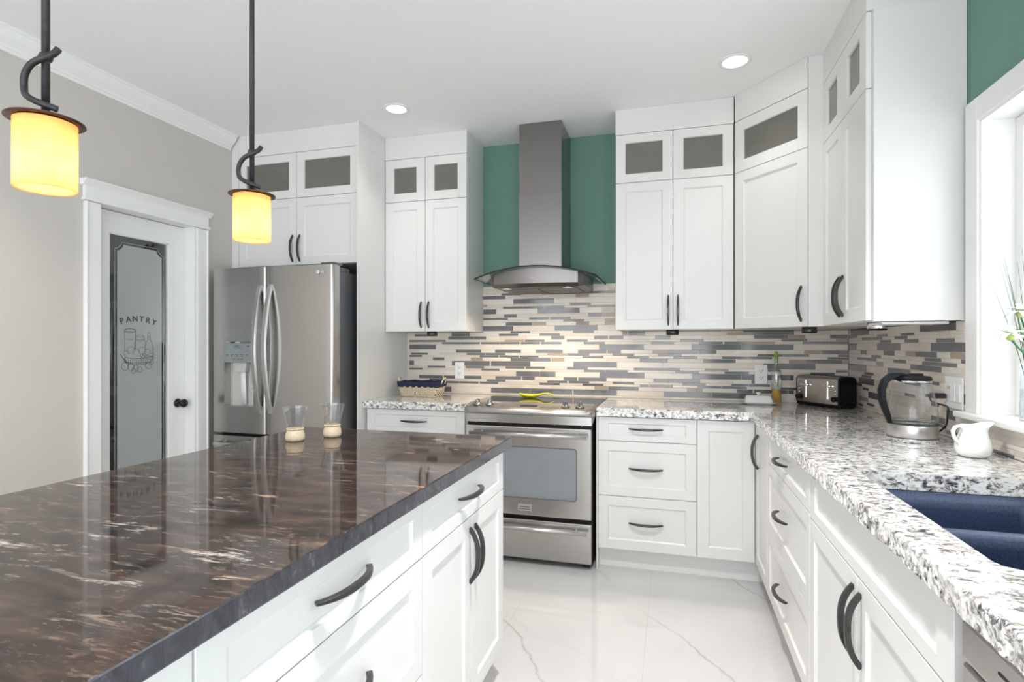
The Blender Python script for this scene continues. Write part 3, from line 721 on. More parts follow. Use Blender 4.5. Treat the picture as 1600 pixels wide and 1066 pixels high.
def upper(name, label, loc, rz, wd, dp, left=True, right=True, splits=2, group=None, zlo=Z1, za=Z2, end_riser=None):
    """wall cabinet: solid lower doors, glazed doors on top, riser to the ceiling"""
    r = thing(name, label, 'cabinet', loc, rz, group)
    m = MB(); t = 0.018; y0 = 0.0215
    m.box(0, y0, zlo, wd, dp, zlo + t)                         # bottom
    m.box(0, y0, zlo + t, t, dp, Z3); m.box(wd - t, y0, zlo + t, wd, dp, Z3)
    m.box(t, y0, Z3 - t, wd - t, dp, Z3); m.box(t, y0, za - t / 2, wd - t, dp, za + t / 2); m.box(t, dp - 0.008, zlo + t, wd - t, dp, Z3 - t)
    m.box(0, y0, Z3, wd, dp, Z3 + 0.0009)
    m.build('carcass', M['interior'] if False else [M['cabinet']], r)
    m = MB(); m.box(t, y0 + 0.01, za + t / 2 + 0.0005, t + 0.002, dp - 0.009, Z3 - t - 0.0005); m.box(wd - t - 0.002, y0 + 0.01, za + t / 2 + 0.0005, wd - t, dp - 0.009, Z3 - t - 0.0005)
    m.box(t + 0.0025, dp - 0.0105, za + t / 2 + 0.0005, wd - t - 0.0025, dp - 0.0085, Z3 - t - 0.0005)
    m.build('interior_lining', M['interior'], r)
    return r
# --- fridge enclosure
FY = 3.125
r = thing('fridge_cabinet', 'white over-fridge cabinet with two glass-topped doors, left end of back wall', 'cabinet', (-2.845, FY, 0))
fw = 0.925; m = MB(); t = 0.018; dp = YB - FY - 0.002; zf = 1.808
m.box(-0.058, 0.0, zf, -0.001, dp, ZC - 0.003)        # filler to the wall
m.build('filler_strip', M['cabinet'], r)
m = MB(); m.box(0, 0.0215, zf, fw, dp, zf + t); m.box(0, 0.0215, zf + t, t, dp, Z3); m.box(fw - t, 0.0215, zf + t, fw, dp, Z3); m.box(t, 0.0215, Z3 - t, fw - t, dp, Z3); m.box(t, 0.0215, 2.245, fw - t, dp, 2.262); m.box(t, dp - 0.008, zf + t, fw - t, dp, Z3 - t)
m.build('carcass', M['cabinet'], r)
h = fw / 2
leaf_(r, 0, zf, h, 2.254, hx=h - 0.028, hz=1.920); leaf_(r, h, zf, fw, 2.254, hx=h + 0.028, hz=1.920)
glass_leaf(r, 0, 2.254, h, Z3); glass_leaf(r, h, 2.254, fw, Z3)
riser(r, 0.0, fw + 0.001)
r = thing('fridge_side_panel', 'tall white panel standing right of the fridge', 'panel', (-1.918, 3.105, 0))
m = MB(); m.box(0, 0, 0, 0.012, YB - 3.105 - 0.001, Z3 + 0.002); m.build('panel', M['cabinet'], r)
m = MB(); m.box(0, 0, Z3 + 0.0025, 0.0135, YB - 3.105 - 0.001, ZC - 0.001); m.build('riser_board', M['cabinet'], r)

# --- wall cabinet left of hood
y0 = 3.442; x0 = -1.903; wd = 0.601
r = upper('wall_cabinet', 'white wall cabinet between fridge panel and range hood', (x0, y0, 0), 0, wd, YB - y0 - 0.002)
h = wd / 2
leaf_(r, 0, Z1, h, Z2, hx=h - 0.028, hz=1.485, rx=0.058); leaf_(r, h, Z1, wd, Z2, hx=h + 0.028, hz=1.485, rx=0.058)
glass_leaf(r, 0, Z2, h, Z3, rx=0.062, rz=0.056); glass_leaf(r, h, Z2, wd, Z3, rx=0.062, rz=0.056)
for hx_, hz_ in ((0.10, 2.45), (0.16, 2.40), (0.20, 2.40)):
    m = MB(); m.lathe([(0, 0), (0.006, 0), (0.006, 0.004), (0, 0.004)], (hx_, YB - y0 - 0.0165, hz_), 10, axis='y'); m.build('shelf_pin', M['pull'], r)
m = MB(); m.box(0.024, 0.024, 2.44, 0.034, 0.06, 2.475, 0.002); m.build('door_hinge', M['pull'], r)
riser(r, 0, wd, ext=[(wd - 0.018, 0.02, Z3 + 0.001, wd, YB - y0 - 0.002, ZC - 0.001)])
# --- wall cabinet right of hood
y0 = 3.412; x0 = -0.326; wd = 0.672
r = upper('wall_cabinet', 'white two-door wall cabinet just right of the range hood', (x0, y0, 0), 0, wd, YB - y0 - 0.002)
h = wd / 2
leaf_(r, 0, Z1, h, Z2, hx=h - 0.0275, hz=1.486, rx=0.058); leaf_(r, h, Z1, wd, Z2, hx=h + 0.0275, hz=1.486, rx=0.058)
glass_leaf(r, 0, Z2, h, Z3, rx=0.056, rz=0.050); glass_leaf(r, h, Z2, wd, Z3, rx=0.056, rz=0.050)
riser(r, 0, wd, ext=[(0, 0.02, Z3 + 0.001, 0.018, YB - y0 - 0.002, ZC - 0.001)])
# --- diagonal corner cabinet
ax, ay, bx_, by_ = 0.351, 3.400, 0.650, 3.040
ln_ = math.hypot(bx_ - ax, by_ - ay); th = math.atan2(by_ - ay, bx_ - ax)
r = thing('corner_wall_cabinet', 'white diagonal corner wall cabinet with single tall door', 'cabinet', (ax, ay, 0), th)
inv = (Matrix.Translation((ax, ay, 0)) @ Matrix.Rotation(th, 4, 'Z')).inverted()
nx, ny = math.sin(th) * 1, -math.cos(th)      # outward normal (towards the room) = rotated -Y
nx, ny = math.sin(th), -math.cos(th)
o1 = (ax - nx * 0.0215, ay - ny * 0.0215); o2 = (bx_ - nx * 0.0215, by_ - ny * 0.0215)
foot = [(ax + 0.0, o1[1]), (ax + 0.0, YB - 0.012), (XR - 0.012, YB - 0.012), (XR - 0.012, by_ + 0.003), (bx_ + 0.004, by_ + 0.003), (bx_, by_ + 0.018)]
def tin(pts):
    out = []
    for x, y in pts:
        v = inv @ Vector((x, y, 0)); out.append((v.x, v.y))
    return out
m = MB(); fp = tin(foot)
for za_, zb_ in ((Z1, Z1 + 0.018), (Z2 - 0.009, Z2 + 0.009), (Z3 - 0.018, Z3)): m.prism(fp, za_, zb_)
n_ = len(foot)
for i in range(n_ - 1):
    if i == n_ - 2: continue
    p, q = foot[i], foot[i + 1]
    d = Vector((q[0] - p[0], q[1] - p[1])).normalized(); nn = Vector((d.y, -d.x)) * 0.016
    m.prism(tin([p, q, (q[0] + nn.x, q[1] + nn.y), (p[0] + nn.x, p[1] + nn.y)]), Z1 + 0.018, Z3 - 0.018)
m.build('carcass', M['interior'], r)
m = MB(); m.box(-0.002, 0.0215, Z1 + 0.001, 0.018, 0.030, Z3); m.box(ln_ - 0.018, 0.0215, Z1 + 0.001, ln_ + 0.0, 0.030, Z3); m.build('face_stiles', M['cabinet'], r)
leaf_(r, 0.0, Z1, ln_, Z2, hx=ln_ - 0.035, hz=1.487, rx=0.058)
glass_leaf(r, 0.0, Z2, ln_, Z3, rx=0.056, rz=0.060)
riser(r, 0.0, ln_, y=-0.002)
# --- right wall cabinet
FX = 0.716; ya, yb_ = 2.407, 3.036
wd = yb_ - ya
r = upper('wall_cabinet', 'white wall cabinet beside the window with large plain end panel', (FX, yb_, 0), -PI / 2, wd, XR - FX - 0.002)
h = wd / 2
leaf_(r, 0, Z1, h, Z2, hx=h - 0.024, hz=1.492, rx=0.056); leaf_(r, h, Z1, wd - 0.003, Z2, hx=h + 0.024, hz=1.492, rx=0.056)
glass_leaf(r, 0, Z2, h, Z3, rx=0.072, rz=0.055); glass_leaf(r, h, Z2, wd - 0.003, Z3, rx=0.072, rz=0.055)
riser(r, 0, wd + 0.001, ext=[(wd - 0.018, 0.02, Z3 + 0.001, wd + 0.001, XR - FX - 0.002, ZC - 0.001)])
m = MB(); m.box(wd, 0.0225, Z1 - 0.002, wd + 0.012, XR - FX - 0.002, Z3 + 0.0005); m.build('end_panel', M['cabinet'], r)
m = MB(); m.box(-0.004, -0.064, Z1, 0.0, 0.02, ZC - 0.001); m.build('filler_strip', M['cabinet'], r)

# --- base cabinets
TK = 0.11; ZD0, ZD1, ZD2, ZT_ = 0.122, 0.424, 0.736, 0.872
UC = 0.877    # underside of the counters
def base(name, label, loc, rz, wd, dp, kick=0.062, group=None):
    r = thing(name, label, 'cabinet', loc, rz, group)
    m = MB(); m.box(0, 0.0215, TK, wd, dp, UC - 0.001); m.build('carcass', M['cabinet'], r)
    m = MB(); m.box(0, kick, 0.0005, wd, kick + 0.018, TK); m.build('toe_kick', M['cabinet'], r)
    return r
FB = 3.18; dpb = YB - FB - 0.012
r = base('base_cabinet', 'white base cabinet between fridge panel and range', (-1.903, FB, 0), 0, 0.700, dpb)
leaf_(r, 0.012, 0.725, 0.690, ZT_, kind='drawer', hx=0.345, hz=0.800, vert=False, rz=0.032)
leaf_(r, 0.012, ZD0, 0.351, 0.725, hx=0.32, hz=0.60); leaf_(r, 0.351, ZD0, 0.690, 0.725, hx=0.38, hz=0.60)
r = base('drawer_cabinet', 'white three-drawer base cabinet just right of the range', (-0.403, FB, 0), 0, 0.538, dpb)
for a, b in ((ZD0, ZD1), (ZD1, ZD2), (ZD2, ZT_)):
    leaf_(r, 0.0, a, 0.538, b, kind='drawer', hx=0.266, hz=(a + b) / 2, vert=False, rz=0.033 if b - a < 0.2 else 0.055, Ln=0.18) if False else None
    d = leaf_(r, 0.0, a, 0.538, b, kind='drawer', rz=0.033 if b - a < 0.2 else 0.053)
    pull(d, 0.266, (a + b) / 2 + 0.004, False, 0.18)
m = MB(); m.box(-0.0092, 0.001, 0.0005, -0.0005, dpb, UC - 0.001); m.build('side_panel', M['cabinet'], r)
r = base('corner_base_cabinet', 'white corner base cabinet with plain door facing the room', (0.135, FB, 0), 0, 0.880, dpb)
leaf_(r, 0.0, ZD0, 0.293, ZT_, rx=0.058, rz=0.058)
RX = 0.43; dpr = XR - RX - 0.012
def rbase(name, label, ya, yb_): return base(name, label, (RX, yb_, 0), -PI / 2, yb_ - ya, dpr)
r = thing('narrow_base_cabinet', 'narrow white corner cabinet door with tall curved handle, window run', 'cabinet', (RX, 3.178, 0), -PI / 2)
m = MB(); m.box(0.0, 0.0215, TK, 0.37, 0.04, UC - 0.001); m.build('face_frame', M['cabinet'], r)
m = MB(); m.box(0.0, 0.062, 0.0005, 0.37, 0.08, TK); m.build('toe_kick', M['cabinet'], r)
leaf_(r, 0.004, ZD0, 0.37, ZT_, hx=0.09, hz=0.728)
r = rbase('drawer_cabinet', 'white three-drawer base cabinet on the window run, left of the sink', 1.985, 2.807)
wd = 2.807 - 1.985
for a, b in ((ZD0, ZD1), (ZD1, ZD2), (ZD2, ZT_)):
    d = leaf_(r, 0.0, a, wd, b, kind='drawer', rz=0.033 if b - a < 0.2 else 0.053)
    pull(d, wd * 0.43, (a + b) / 2 + 0.002, False, 0.18)
ya, yb_ = 1.020, 1.984; wd = yb_ - ya
r = thing('sink_base_cabinet', 'white two-door sink base cabinet under the navy sink', 'cabinet', (RX, yb_, 0), -PI / 2)
m = MB(); m.box(0, 0.0215, TK, wd, dpr, 0.60); m.box(0, 0.0215, 0.60, wd, 0.040, UC - 0.001); m.box(0, 0.04, 0.60, 0.016, dpr, UC - 0.001); m.box(wd - 0.016, 0.04, 0.60, wd, dpr, UC - 0.001)
m.build('carcass', M['cabinet'], r)
m = MB(); m.box(0, 0.062, 0.0005, wd, 0.08, TK); m.build('toe_kick', M['cabinet'], r)
leaf_(r, 0, 0.724, wd - 0.014, ZT_, kind='false_front', rz=0.033, rx=0.060)
h = 0.4745
leaf_(r, 0, ZD0, h, 0.724, hx=h - 0.026, hz=0.606); leaf_(r, h, ZD0, wd - 0.014, 0.724, hx=h + 0.030, hz=0.606)
# dishwasher
r = thing('dishwasher', 'stainless dishwasher below the counter at lower right corner', 'dishwasher', (RX - 0.004, 1.018, 0), -PI / 2)
m = MB(); m.box(0.018, 0.03, 0.10, 0.612, dpr - 0.02, UC - 0.004); m.build('tub', M['gasket'], r)
m = MB(); m.box(0.016, 0.0, 0.115, 0.614, 0.028, 0.80, 0.006, seg=3); m.build('door', M['steel'], r)
m = MB(); m.box(0.016, -0.002, 0.803, 0.614, 0.028, UC - 0.008, 0.008, seg=3); cp = m.build('control_panel', M['steel'], r)
m = MB(); m.box(0.12, -0.0030, 0.836, 0.20, -0.0021, 0.840); m.box(0.23, -0.0030, 0.836, 0.27, -0.0021, 0.839); m.build('vent_mark', M['gasket'], cp)
m = MB(); m.tube([(0.08, 0.0, 0.76), (0.08, -0.04, 0.76), (0.10, -0.045, 0.76), (0.53, -0.045, 0.76), (0.55, -0.04, 0.76), (0.55, 0.0, 0.76)], 0.009, 10); m.build('handle', M['handlesteel'], r)
m = MB(); m.box(0.018, 0.05, 0.001, 0.612, 0.06, 0.098); m.build('toe_kick', M['gasket'], r)
r = base('base_cabinet', 'white base cabinet beyond the dishwasher, outside right', (RX, 0.40, 0), -PI / 2, 0.09, dpr)
leaf_(r, 0, ZD0, 0.09, ZT_, rx=0.02)

# --- island (fronts face +X)
IX = -0.622; IDP = 0.86
def ibase(name, label, ya, yb_): 
    r = thing(name, label, 'cabinet', (IX, ya, 0), PI / 2)
    wd = yb_ - ya
    m = MB(); m.box(0, 0.0215, TK, wd, IDP, 0.8835); m.build('carcass', M['cabinet'], r)
    m = MB(); m.box(0, 0.075, 0.0005, wd, 0.09, TK); m.build('toe_kick', M['cabinet'], r)
    return r, wd
ZI = 0.878
r, wd = ibase('island_cabinet', 'white island cabinet with one drawer over two doors, nearest the range', 1.323, 2.040)
d = leaf_(r, 0, 0.7265, wd, ZI, kind='drawer', rz=0.036, rx=0.055); pull(d, wd / 2 - 0.005, 0.806, False, 0.185)
h = 0.3675
leaf_(r, 0, ZD0, h, 0.7265, hx=h - 0.020, hz=0.604, rx=0.058); leaf_(r, h, ZD0, wd, 0.7265, hx=h + 0.026, hz=0.604, rx=0.058)
r, wd = ibase('island_cabinet', 'white three-drawer island cabinet in the foreground', 0.603, 1.322)
for a, b in ((ZD0, 0.424), (0.424, 0.7265), (0.7265, ZI)):
    d = leaf_(r, 0, a, wd, b, kind='drawer', rz=0.036 if b - a < 0.2 else 0.055); pull(d, wd / 2, (a + b) / 2 + (0.006 if b - a < 0.2 else 0.004), False, 0.185)
r, wd = ibase('island_cabinet', 'white island cabinet partly cut off at the bottom of the picture', -0.12, 0.602)
d = leaf_(r, 0, 0.7265, wd, ZI, kind='drawer', rz=0.036); pull(d, wd / 2, 0.806, False, 0.185)
leaf_(r, 0, ZD0, wd / 2, 0.7265, hx=wd / 2 - 0.026, hz=0.604); leaf_(r, wd / 2, ZD0, wd, 0.7265, hx=wd / 2 + 0.026, hz=0.604)
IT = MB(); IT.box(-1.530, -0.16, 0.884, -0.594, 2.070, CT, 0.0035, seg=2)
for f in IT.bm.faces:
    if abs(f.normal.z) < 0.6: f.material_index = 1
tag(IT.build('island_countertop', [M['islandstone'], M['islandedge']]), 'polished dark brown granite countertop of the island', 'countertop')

# --- granite counters with a chiselled front edge
def counter(name, label, loop, rough, holes=()):
    """loop: CCW outline; rough[i] True = edge i is chiselled"""
    bm = bmesh.new(); top = []; info = []
    n = len(loop)
    for i in range(n):
        p = Vector(loop[i]); q = Vector(loop[(i + 1) % n]); d = (q - p); L_ = d.length; d.normalize(); nr = Vector((d.y, -d.x))
        k = max(1, int(L_ / 0.009)) if rough[i] else 1
        for j in range(k):
            info.append((p + d * (L_ * j / k), nr if rough[i] else (Vector((0, 0)) if not rough[i - 1] or j else nr * 0), rough[i] and (j > 0 or rough[i - 1])))
    zs = [CT, CT - 0.004, CT - 0.014, CT - 0.024, CT - 0.034, CT - 0.044, UC]
    rows = []
    for zi, z in enumerate(zs):
        row = []
        for (p, nr, rg) in info:
            o_ = 0.0
            if rg:
                o_ = 0.0045 * mnoise.noise(Vector((p.x * 34, p.y * 34, z * 40))) + 0.003 * mnoise.noise(Vector((p.x * 90, p.y * 90, z * 90 + 7)))
                if zi in (0,): o_ = o_ * 0.5 - 0.003
                if zi == len(zs) - 1: o_ = o_ * 0.6 - 0.003
            row.append(bm.verts.new((p.x + nr.x * o_, p.y + nr.y * o_, z)))
        rows.append(row)
    nn = len(info)
    for a, b in zip(rows, rows[1:]):
        for i in range(nn): bm.faces.new((a[i], a[(i + 1) % nn], b[(i + 1) % nn], b[i]))
    for zi, row in ((0, rows[0]), (1, rows[-1])):
        edges = [bm.edges.get((row[i], row[(i + 1) % nn])) for i in range(nn)]
        for hole in holes:
            hv = [bm.verts.new((x, y, zs[0] if zi == 0 else UC)) for x, y in hole]
            edges += [bm.edges.new((hv[i], hv[(i + 1) % len(hv)])) for i in range(len(hv))]
            if zi == 0: h0 = hv
            else:
                for i in range(len(hv)): bm.faces.new((h0[i], h0[(i + 1) % len(hv)], hv[(i + 1) % len(hv)], hv[i]))
        bmesh.ops.triangle_fill(bm, edges=edges, use_beauty=True, use_dissolve=False)
    bmesh.ops.recalc_face_normals(bm, faces=bm.faces)
    m = MB(); m._merge(bm)
    return tag(m.build(name, M['granite']), label, 'countertop')
def rrect(x0, y0, x1, y1, r, k=6):
    pts = []
    for cx, cy, a0 in ((x1 - r, y0 + r, -90), (x1 - r, y1 - r, 0), (x0 + r, y1 - r, 90), (x0 + r, y0 + r, 180)):
        for i in range(k + 1):
            a = math.radians(a0 + 90 * i / k); pts.append((cx + r * math.cos(a), cy + r * math.sin(a)))
    return pts
SX0, SX1, SY0, SY1 = 0.508, 0.925, 1.062, 1.783
CF = 3.150; CX = 0.410
counter('granite_countertop', 'short granite countertop between fridge panel and range', [(-1.904, CF), (-1.206, CF), (-1.206, YB - 0.011), (-1.904, YB - 0.011)], [True, False, False, False])
counter('granite_countertop', 'long L-shaped speckled granite countertop holding the sink', [(-0.408, CF), (CX, CF), (CX, 0.31), (XR - 0.011, 0.31), (XR - 0.011, YB - 0.011), (-0.408, YB - 0.011)], [True, True, False, False, False, False], [rrect(SX0, SY0, SX1, SY1, 0.035)])
# sink: two bowls under the counter
m = MB(); bm = bmesh.new()
def bowl(bm, x0, y0, x1, y1, ztop, depth, r):
    lv = [(0, ztop, r), (0.004, ztop - 0.002, r), (0.010, ztop - 0.010, r), (0.013, ztop - 0.03, r), (0.014, ztop - depth * 0.5, r), (0.018, ztop - depth + 0.03, r), (0.026, ztop - depth + 0.008, r), (0.04, ztop - depth, r * 0.8)]
    R_ = []
    for ins, z, rr_ in lv: R_.append([bm.verts.new((x, y, z)) for x, y in rrect(x0 + ins, y0 + ins, x1 - ins, y1 - ins, rr_)])
    for a, b in zip(R_, R_[1:]):
        for i in range(len(a)): f = bm.faces.new((a[i], a[(i + 1) % len(a)], b[(i + 1) % len(a)], b[i]))
    bm.faces.new(R_[-1]); return R_[0]
zs_ = UC - 0.001; YD = 1.470; zd = 0.868
outer = [bm.verts.new((x, y, zs_)) for x, y in rrect(SX0 - 0.02, SY0 - 0.02, SX1 + 0.02, SY1 + 0.02, 0.05)]
inner = [bm.verts.new((x, y, zs_)) for x, y in rrect(SX0 - 0.002, SY0 - 0.002, SX1 + 0.002, SY1 + 0.002, 0.036)]
low = [bm.verts.new((x, y, zd)) for x, y in rrect(SX0 + 0.001, SY0 + 0.001, SX1 - 0.001, SY1 - 0.001, 0.036)]
n_ = len(outer)
for a, b in ((outer, inner), (inner, low)):
    for i in range(n_): bm.faces.new((a[i], a[(i + 1) % n_], b[(i + 1) % n_], b[i]))
b1 = bowl(bm, SX0 + 0.004, YD + 0.012, SX1 - 0.004, SY1 - 0.004, zd - 0.004, 0.19, 0.034)
b2 = bowl(bm, SX0 + 0.004, SY0 + 0.004, SX1 - 0.004, YD - 0.012, zd - 0.004, 0.19, 0.034)
ee = [bm.edges.get((low[i], low[(i + 1) % n_])) for i in range(n_)]
for B_ in (b1, b2): ee += [bm.edges.get((B_[i], B_[(i + 1) % len(B_)])) for i in range(len(B_))]
bmesh.ops.triangle_fill(bm, edges=ee, use_beauty=True)
bmesh.ops.recalc_face_normals(bm, faces=bm.faces); m._merge(bm, 0, True)
snk = thing('kitchen_sink', 'navy blue double-bowl sink set under the granite counter', 'sink', (0.716, 1.42, 0))
o = m.build('basin', M['sink'], snk, smooth_angle=35); o.data.transform(Matrix.Translation((-0.716, -1.42, 0)))
for yy in (1.61, 1.25):
    m = MB(); m.lathe([(0, 0.001), (0.022, 0.001), (0.040, 0.004), (0.043, 0.002), (0.043, 0.0)], (0, yy - 1.42, zd - 0.194), 24); m.build('drain', M['chrome'], snk)

# ================================================================== REFRIGERATOR
FX0, FX1, FYF = -2.850, -1.957, 2.905; XS = -2.428
fr = thing('refrigerator', 'stainless french-door refrigerator with water dispenser', 'refrigerator', ((FX0 + FX1) / 2, FYF, 0))
OFF = Matrix.Translation((-(FX0 + FX1) / 2, -FYF, 0))
def fl(m, name, mat, par=fr, **k):
    o = m.build(name, mat, par, **k); o.data.transform(OFF); return o
def door_plan(x0, x1, y, d, bulge, r=0.016, n=12):
    pts = []; w_ = x1 - x0; cx = (FX0 + FX1) / 2; W_ = (FX1 - FX0) / 2
    def yy(x): return y - bulge * (1 - ((x - cx) / W_) ** 2)
    for i in range(5):
        a = PI - (PI / 2) * i / 4; pts.append((x0 + r + r * math.cos(a), yy(x0 + r) + r - r * math.sin(a)))
    for i in range(1, n): pts.append((x0 + r + (w_ - 2 * r) * i / n, yy(x0 + r + (w_ - 2 * r) * i / n)))
    for i in range(5):
        a = PI / 2 - (PI / 2) * i / 4; pts.append((x1 - r + r * math.cos(a), yy(x1 - r) + r - r * math.sin(a)))
    pts += [(x1, y + d), (x0, y + d)]
    return pts
m = MB(); m.box(FX0 + 0.008, FYF + 0.082, 0.03, FX1 - 0.008, YB - 0.06, 1.735, 0.004); fl(m, 'body', M['fridgeside'])
m = MB(); m.box(FX0 + 0.012, FYF + 0.070, 0.05, FX1 - 0.012, FYF + 0.0815, 1.72); fl(m, 'door_gasket', M['gasket'])
ZB, ZTp = 0.722, 1.768
# left door, built around the dispenser recess
dx0, dx1, dz0, dz1 = -2.752, -2.522, 0.885, 1.300
def smooth_prism(name, pts, z0, z1, mat, par=fr):
    m = MB(); m.prism(pts, z0, z1); return fl(m, name, mat, par=par, smooth_angle=30)
full = door_plan(FX0, XS - 0.002, FYF, 0.07, 0.012)
def cutx(pts, a, b):
    out = [p for p in pts if a <= p[0] <= b and p[1] < FYF + 0.06]
    cx = (FX0 + FX1) / 2; W_ = (FX1 - FX0) / 2
    f = lambda x: FYF - 0.012 * (1 - ((x - cx) / W_) ** 2)
    if a > FX0 + 0.02: out = [(a, f(a))] + out
    if b < XS - 0.02: out = out + [(b, f(b))]
    return out + [(b, FYF + 0.07), (a, FYF + 0.07)]
m = MB()
m.prism(full, dz1, ZTp); m.prism(full, ZB, dz0)
m.prism(cutx(full, FX0 - 0.01, dx0)[:-2] + [(dx0, FYF + 0.07), (FX0, FYF + 0.07)], dz0, dz1)
m.prism([(dx1, FYF + 0.0)] and (cutx(full, dx1, XS + 0.01)[:-2] + [(XS - 0.002, FYF + 0.07), (dx1, FYF + 0.07)]), dz0, dz1)
m.box(dx0, FYF + 0.064, dz0, dx1, FYF + 0.07, dz1)
ld = fl(m, 'left_door', M['fridgesteel'], smooth_angle=30)
rd = smooth_prism('right_door', door_plan(XS + 0.002, FX1, FYF, 0.07, 0.012), ZB, ZTp, M['fridgesteel'])
smooth_prism('freezer_drawer', door_plan(FX0, FX1, FYF, 0.07, 0.012), 0.10, 0.702, M['fridgesteel'])
m = MB(); m.tube([(FX0 + 0.06, FYF - 0.01, 0.655), (FX0 + 0.07, FYF - 0.055, 0.655)] + [(FX0 + 0.07 + (0.753) * i / 10, FYF - 0.06 - 0.014 * math.sin(PI * i / 10), 0.655) for i in range(11)] + [(FX1 - 0.07, FYF - 0.055, 0.655), (FX1 - 0.06, FYF - 0.01, 0.655)], 0.012, 10)
fl(m, 'freezer_handle', M['handlesteel'])
# dispenser
m = MB(); m.box(dx0 + 0.001, FYF + 0.048, dz0, dx0 + 0.006, FYF + 0.063, dz1); m.box(dx0 + 0.006, FYF + 0.058, dz0, dx1 - 0.001, FYF + 0.0635, dz1 - 0.1); fl(m, 'recess_lining', M['greyplastic'], par=ld)
m = MB(); m.box(dx0 + 0.001, FYF - 0.016, 1.168, dx1 - 0.004, FYF + 0.060, 1.292, 0.004, seg=2); dp_ = fl(m, 'display_panel', M['display'], par=ld)
m = MB(); rn = random.Random(5)
m.box(dx0 + 0.085, FYF - 0.0168, 1.271, dx0 + 0.125, FYF - 0.0161, 1.276); m.box(dx0 + 0.085, FYF - 0.0168, 1.262, dx0 + 0.145, FYF - 0.0161, 1.264); m.box(dx0 + 0.185, FYF - 0.0168, 1.268, dx0 + 0.200, FYF - 0.0161, 1.275)
for k in range(5):
    x = dx0 + 0.022 + k * 0.038; m.box(x, FYF - 0.0168, 1.216, x + 0.020, FYF - 0.0161, 1.219); m.box(x + 0.004, FYF - 0.0168, 1.208, x + 0.015, FYF - 0.0161, 1.212)
for k in range(3):
    x = dx0 + 0.082 + k * 0.030; m.box(x, FYF - 0.0168, 1.188, x + 0.012, FYF - 0.0161, 1.192)
fl(m, 'display_marks', M['slot'], par=dp_)
m = MB(); bm = bmesh.new()
cx = dx0 + 0.115; ring = [[(cx - 0.052, 0.0), (cx + 0.052, 0.0), (cx + 0.052, 0.05), (cx - 0.052, 0.05)], [(cx - 0.032, 0.01), (cx + 0.032, 0.01), (cx + 0.032, 0.045), (cx - 0.032, 0.045)]]
v0 = [bm.verts.new((x, FYF + y, 1.167)) for x, y in ring[0]]; v1 = [bm.verts.new((x, FYF + y, 1.108)) for x, y in ring[1]]
bm.faces.new(v0); bm.faces.new(v1)
for i in range(4): bm.faces.new((v0[i], v0[(i + 1) % 4], v1[(i + 1) % 4], v1[i]))
bmesh.ops.recalc_face_normals(bm, faces=bm.faces); m._merge(bm); fl(m, 'dispenser_spout', M['greyplastic'], par=ld)
m = MB(); m.strip([(cx + 0.008, FYF + 0.022, 1.107), (cx + 0.003, FYF + 0.030, 1.02), (cx - 0.004, FYF + 0.045, 0.90)], (1, 0, 0), [0.017, 0.018, 0.019], [0.004] * 3); fl(m, 'dispenser_lever', M['whiteplastic'], par=ld)
m = MB(); m.box(cx + 0.045, FYF + 0.035, 1.00, cx + 0.104, FYF + 0.056, 1.155, 0.006, seg=2); fl(m, 'filter_cover', M['greyplastic'], par=ld)
m = MB(); m.box(dx0 + 0.002, FYF - 0.008, dz0 - 0.001, dx1 - 0.002, FYF + 0.060, dz0 + 0.006, 0.002); fl(m, 'drip_tray', M['steel'], par=ld)
# logo
m = MB(); m.lathe([(0, 0), (0.0115, 0), (0.0115, 0.0006), (0, 0.0006)], (-2.055, FYF - 0.0112, 1.722), 24, axis='y')
for ch, x in (('L', -2.034), ('G', -2.021)):
    text_mesh(m.bm, ch, 0.020, Matrix(((1, 0, 0, x), (0, 0, -1, FYF - 0.0103), (0, 1, 0, 1.7155), (0, 0, 0, 1))), 0.0002)
fl(m, 'logo', M['whiteplastic'], par=rd)
m = MB(); m.tube([(-2.059, FYF - 0.0114, 1.726), (-2.059, FYF - 0.0114, 1.718), (-2.053, FYF - 0.0114, 1.718)], 0.0008, 4); m.lathe([(0, 0), (0.0012, 0), (0.0012, 0.0003), (0, 0.0003)], (-2.051, FYF - 0.0115, 1.7255), 8, axis='y'); fl(m, 'logo_mark', M['slot'], par=rd)
for x, par in ((-2.468, ld), (-2.392, rd)):
    m = MB(); n = 20; pts = []
    for i in range(n + 1):
        t = -1 + 2 * i / n; z = 1.255 + t * 0.385
        pts.append((x, FYF - 0.018 - 0.058 * (1 - abs(t) ** 2.0), z))
    m.strip(pts, (1, 0, 0), [0.015] * (n + 1), [0.009] * (n + 1))
    for z in (0.875, 1.635): m.box(x - 0.013, FYF - 0.022, z - 0.022, x + 0.013, FYF - 0.004, z + 0.022, 0.004)
    fl(m, 'door_handle', M['handlesteel'], par=par, smooth_angle=40)
m = MB(); m.box(FX1 - 0.10, FYF + 0.02, 1.7685, FX1 - 0.005, FYF + 0.11, 1.785, 0.003); fl(m, 'hinge_cover', M['fridgeside'])
for q in ((FX1 - 0.16, 1.762, FX1 - 0.012), (FX0 + 0.005, 1.765, FX0 + 0.14)):
    m = MB(); m.box(q[0], FYF + 0.09, 1.7355, q[2], FYF + 0.20, q[1], 0.003); fl(m, 'hinge_cover', M['fridgeside'])

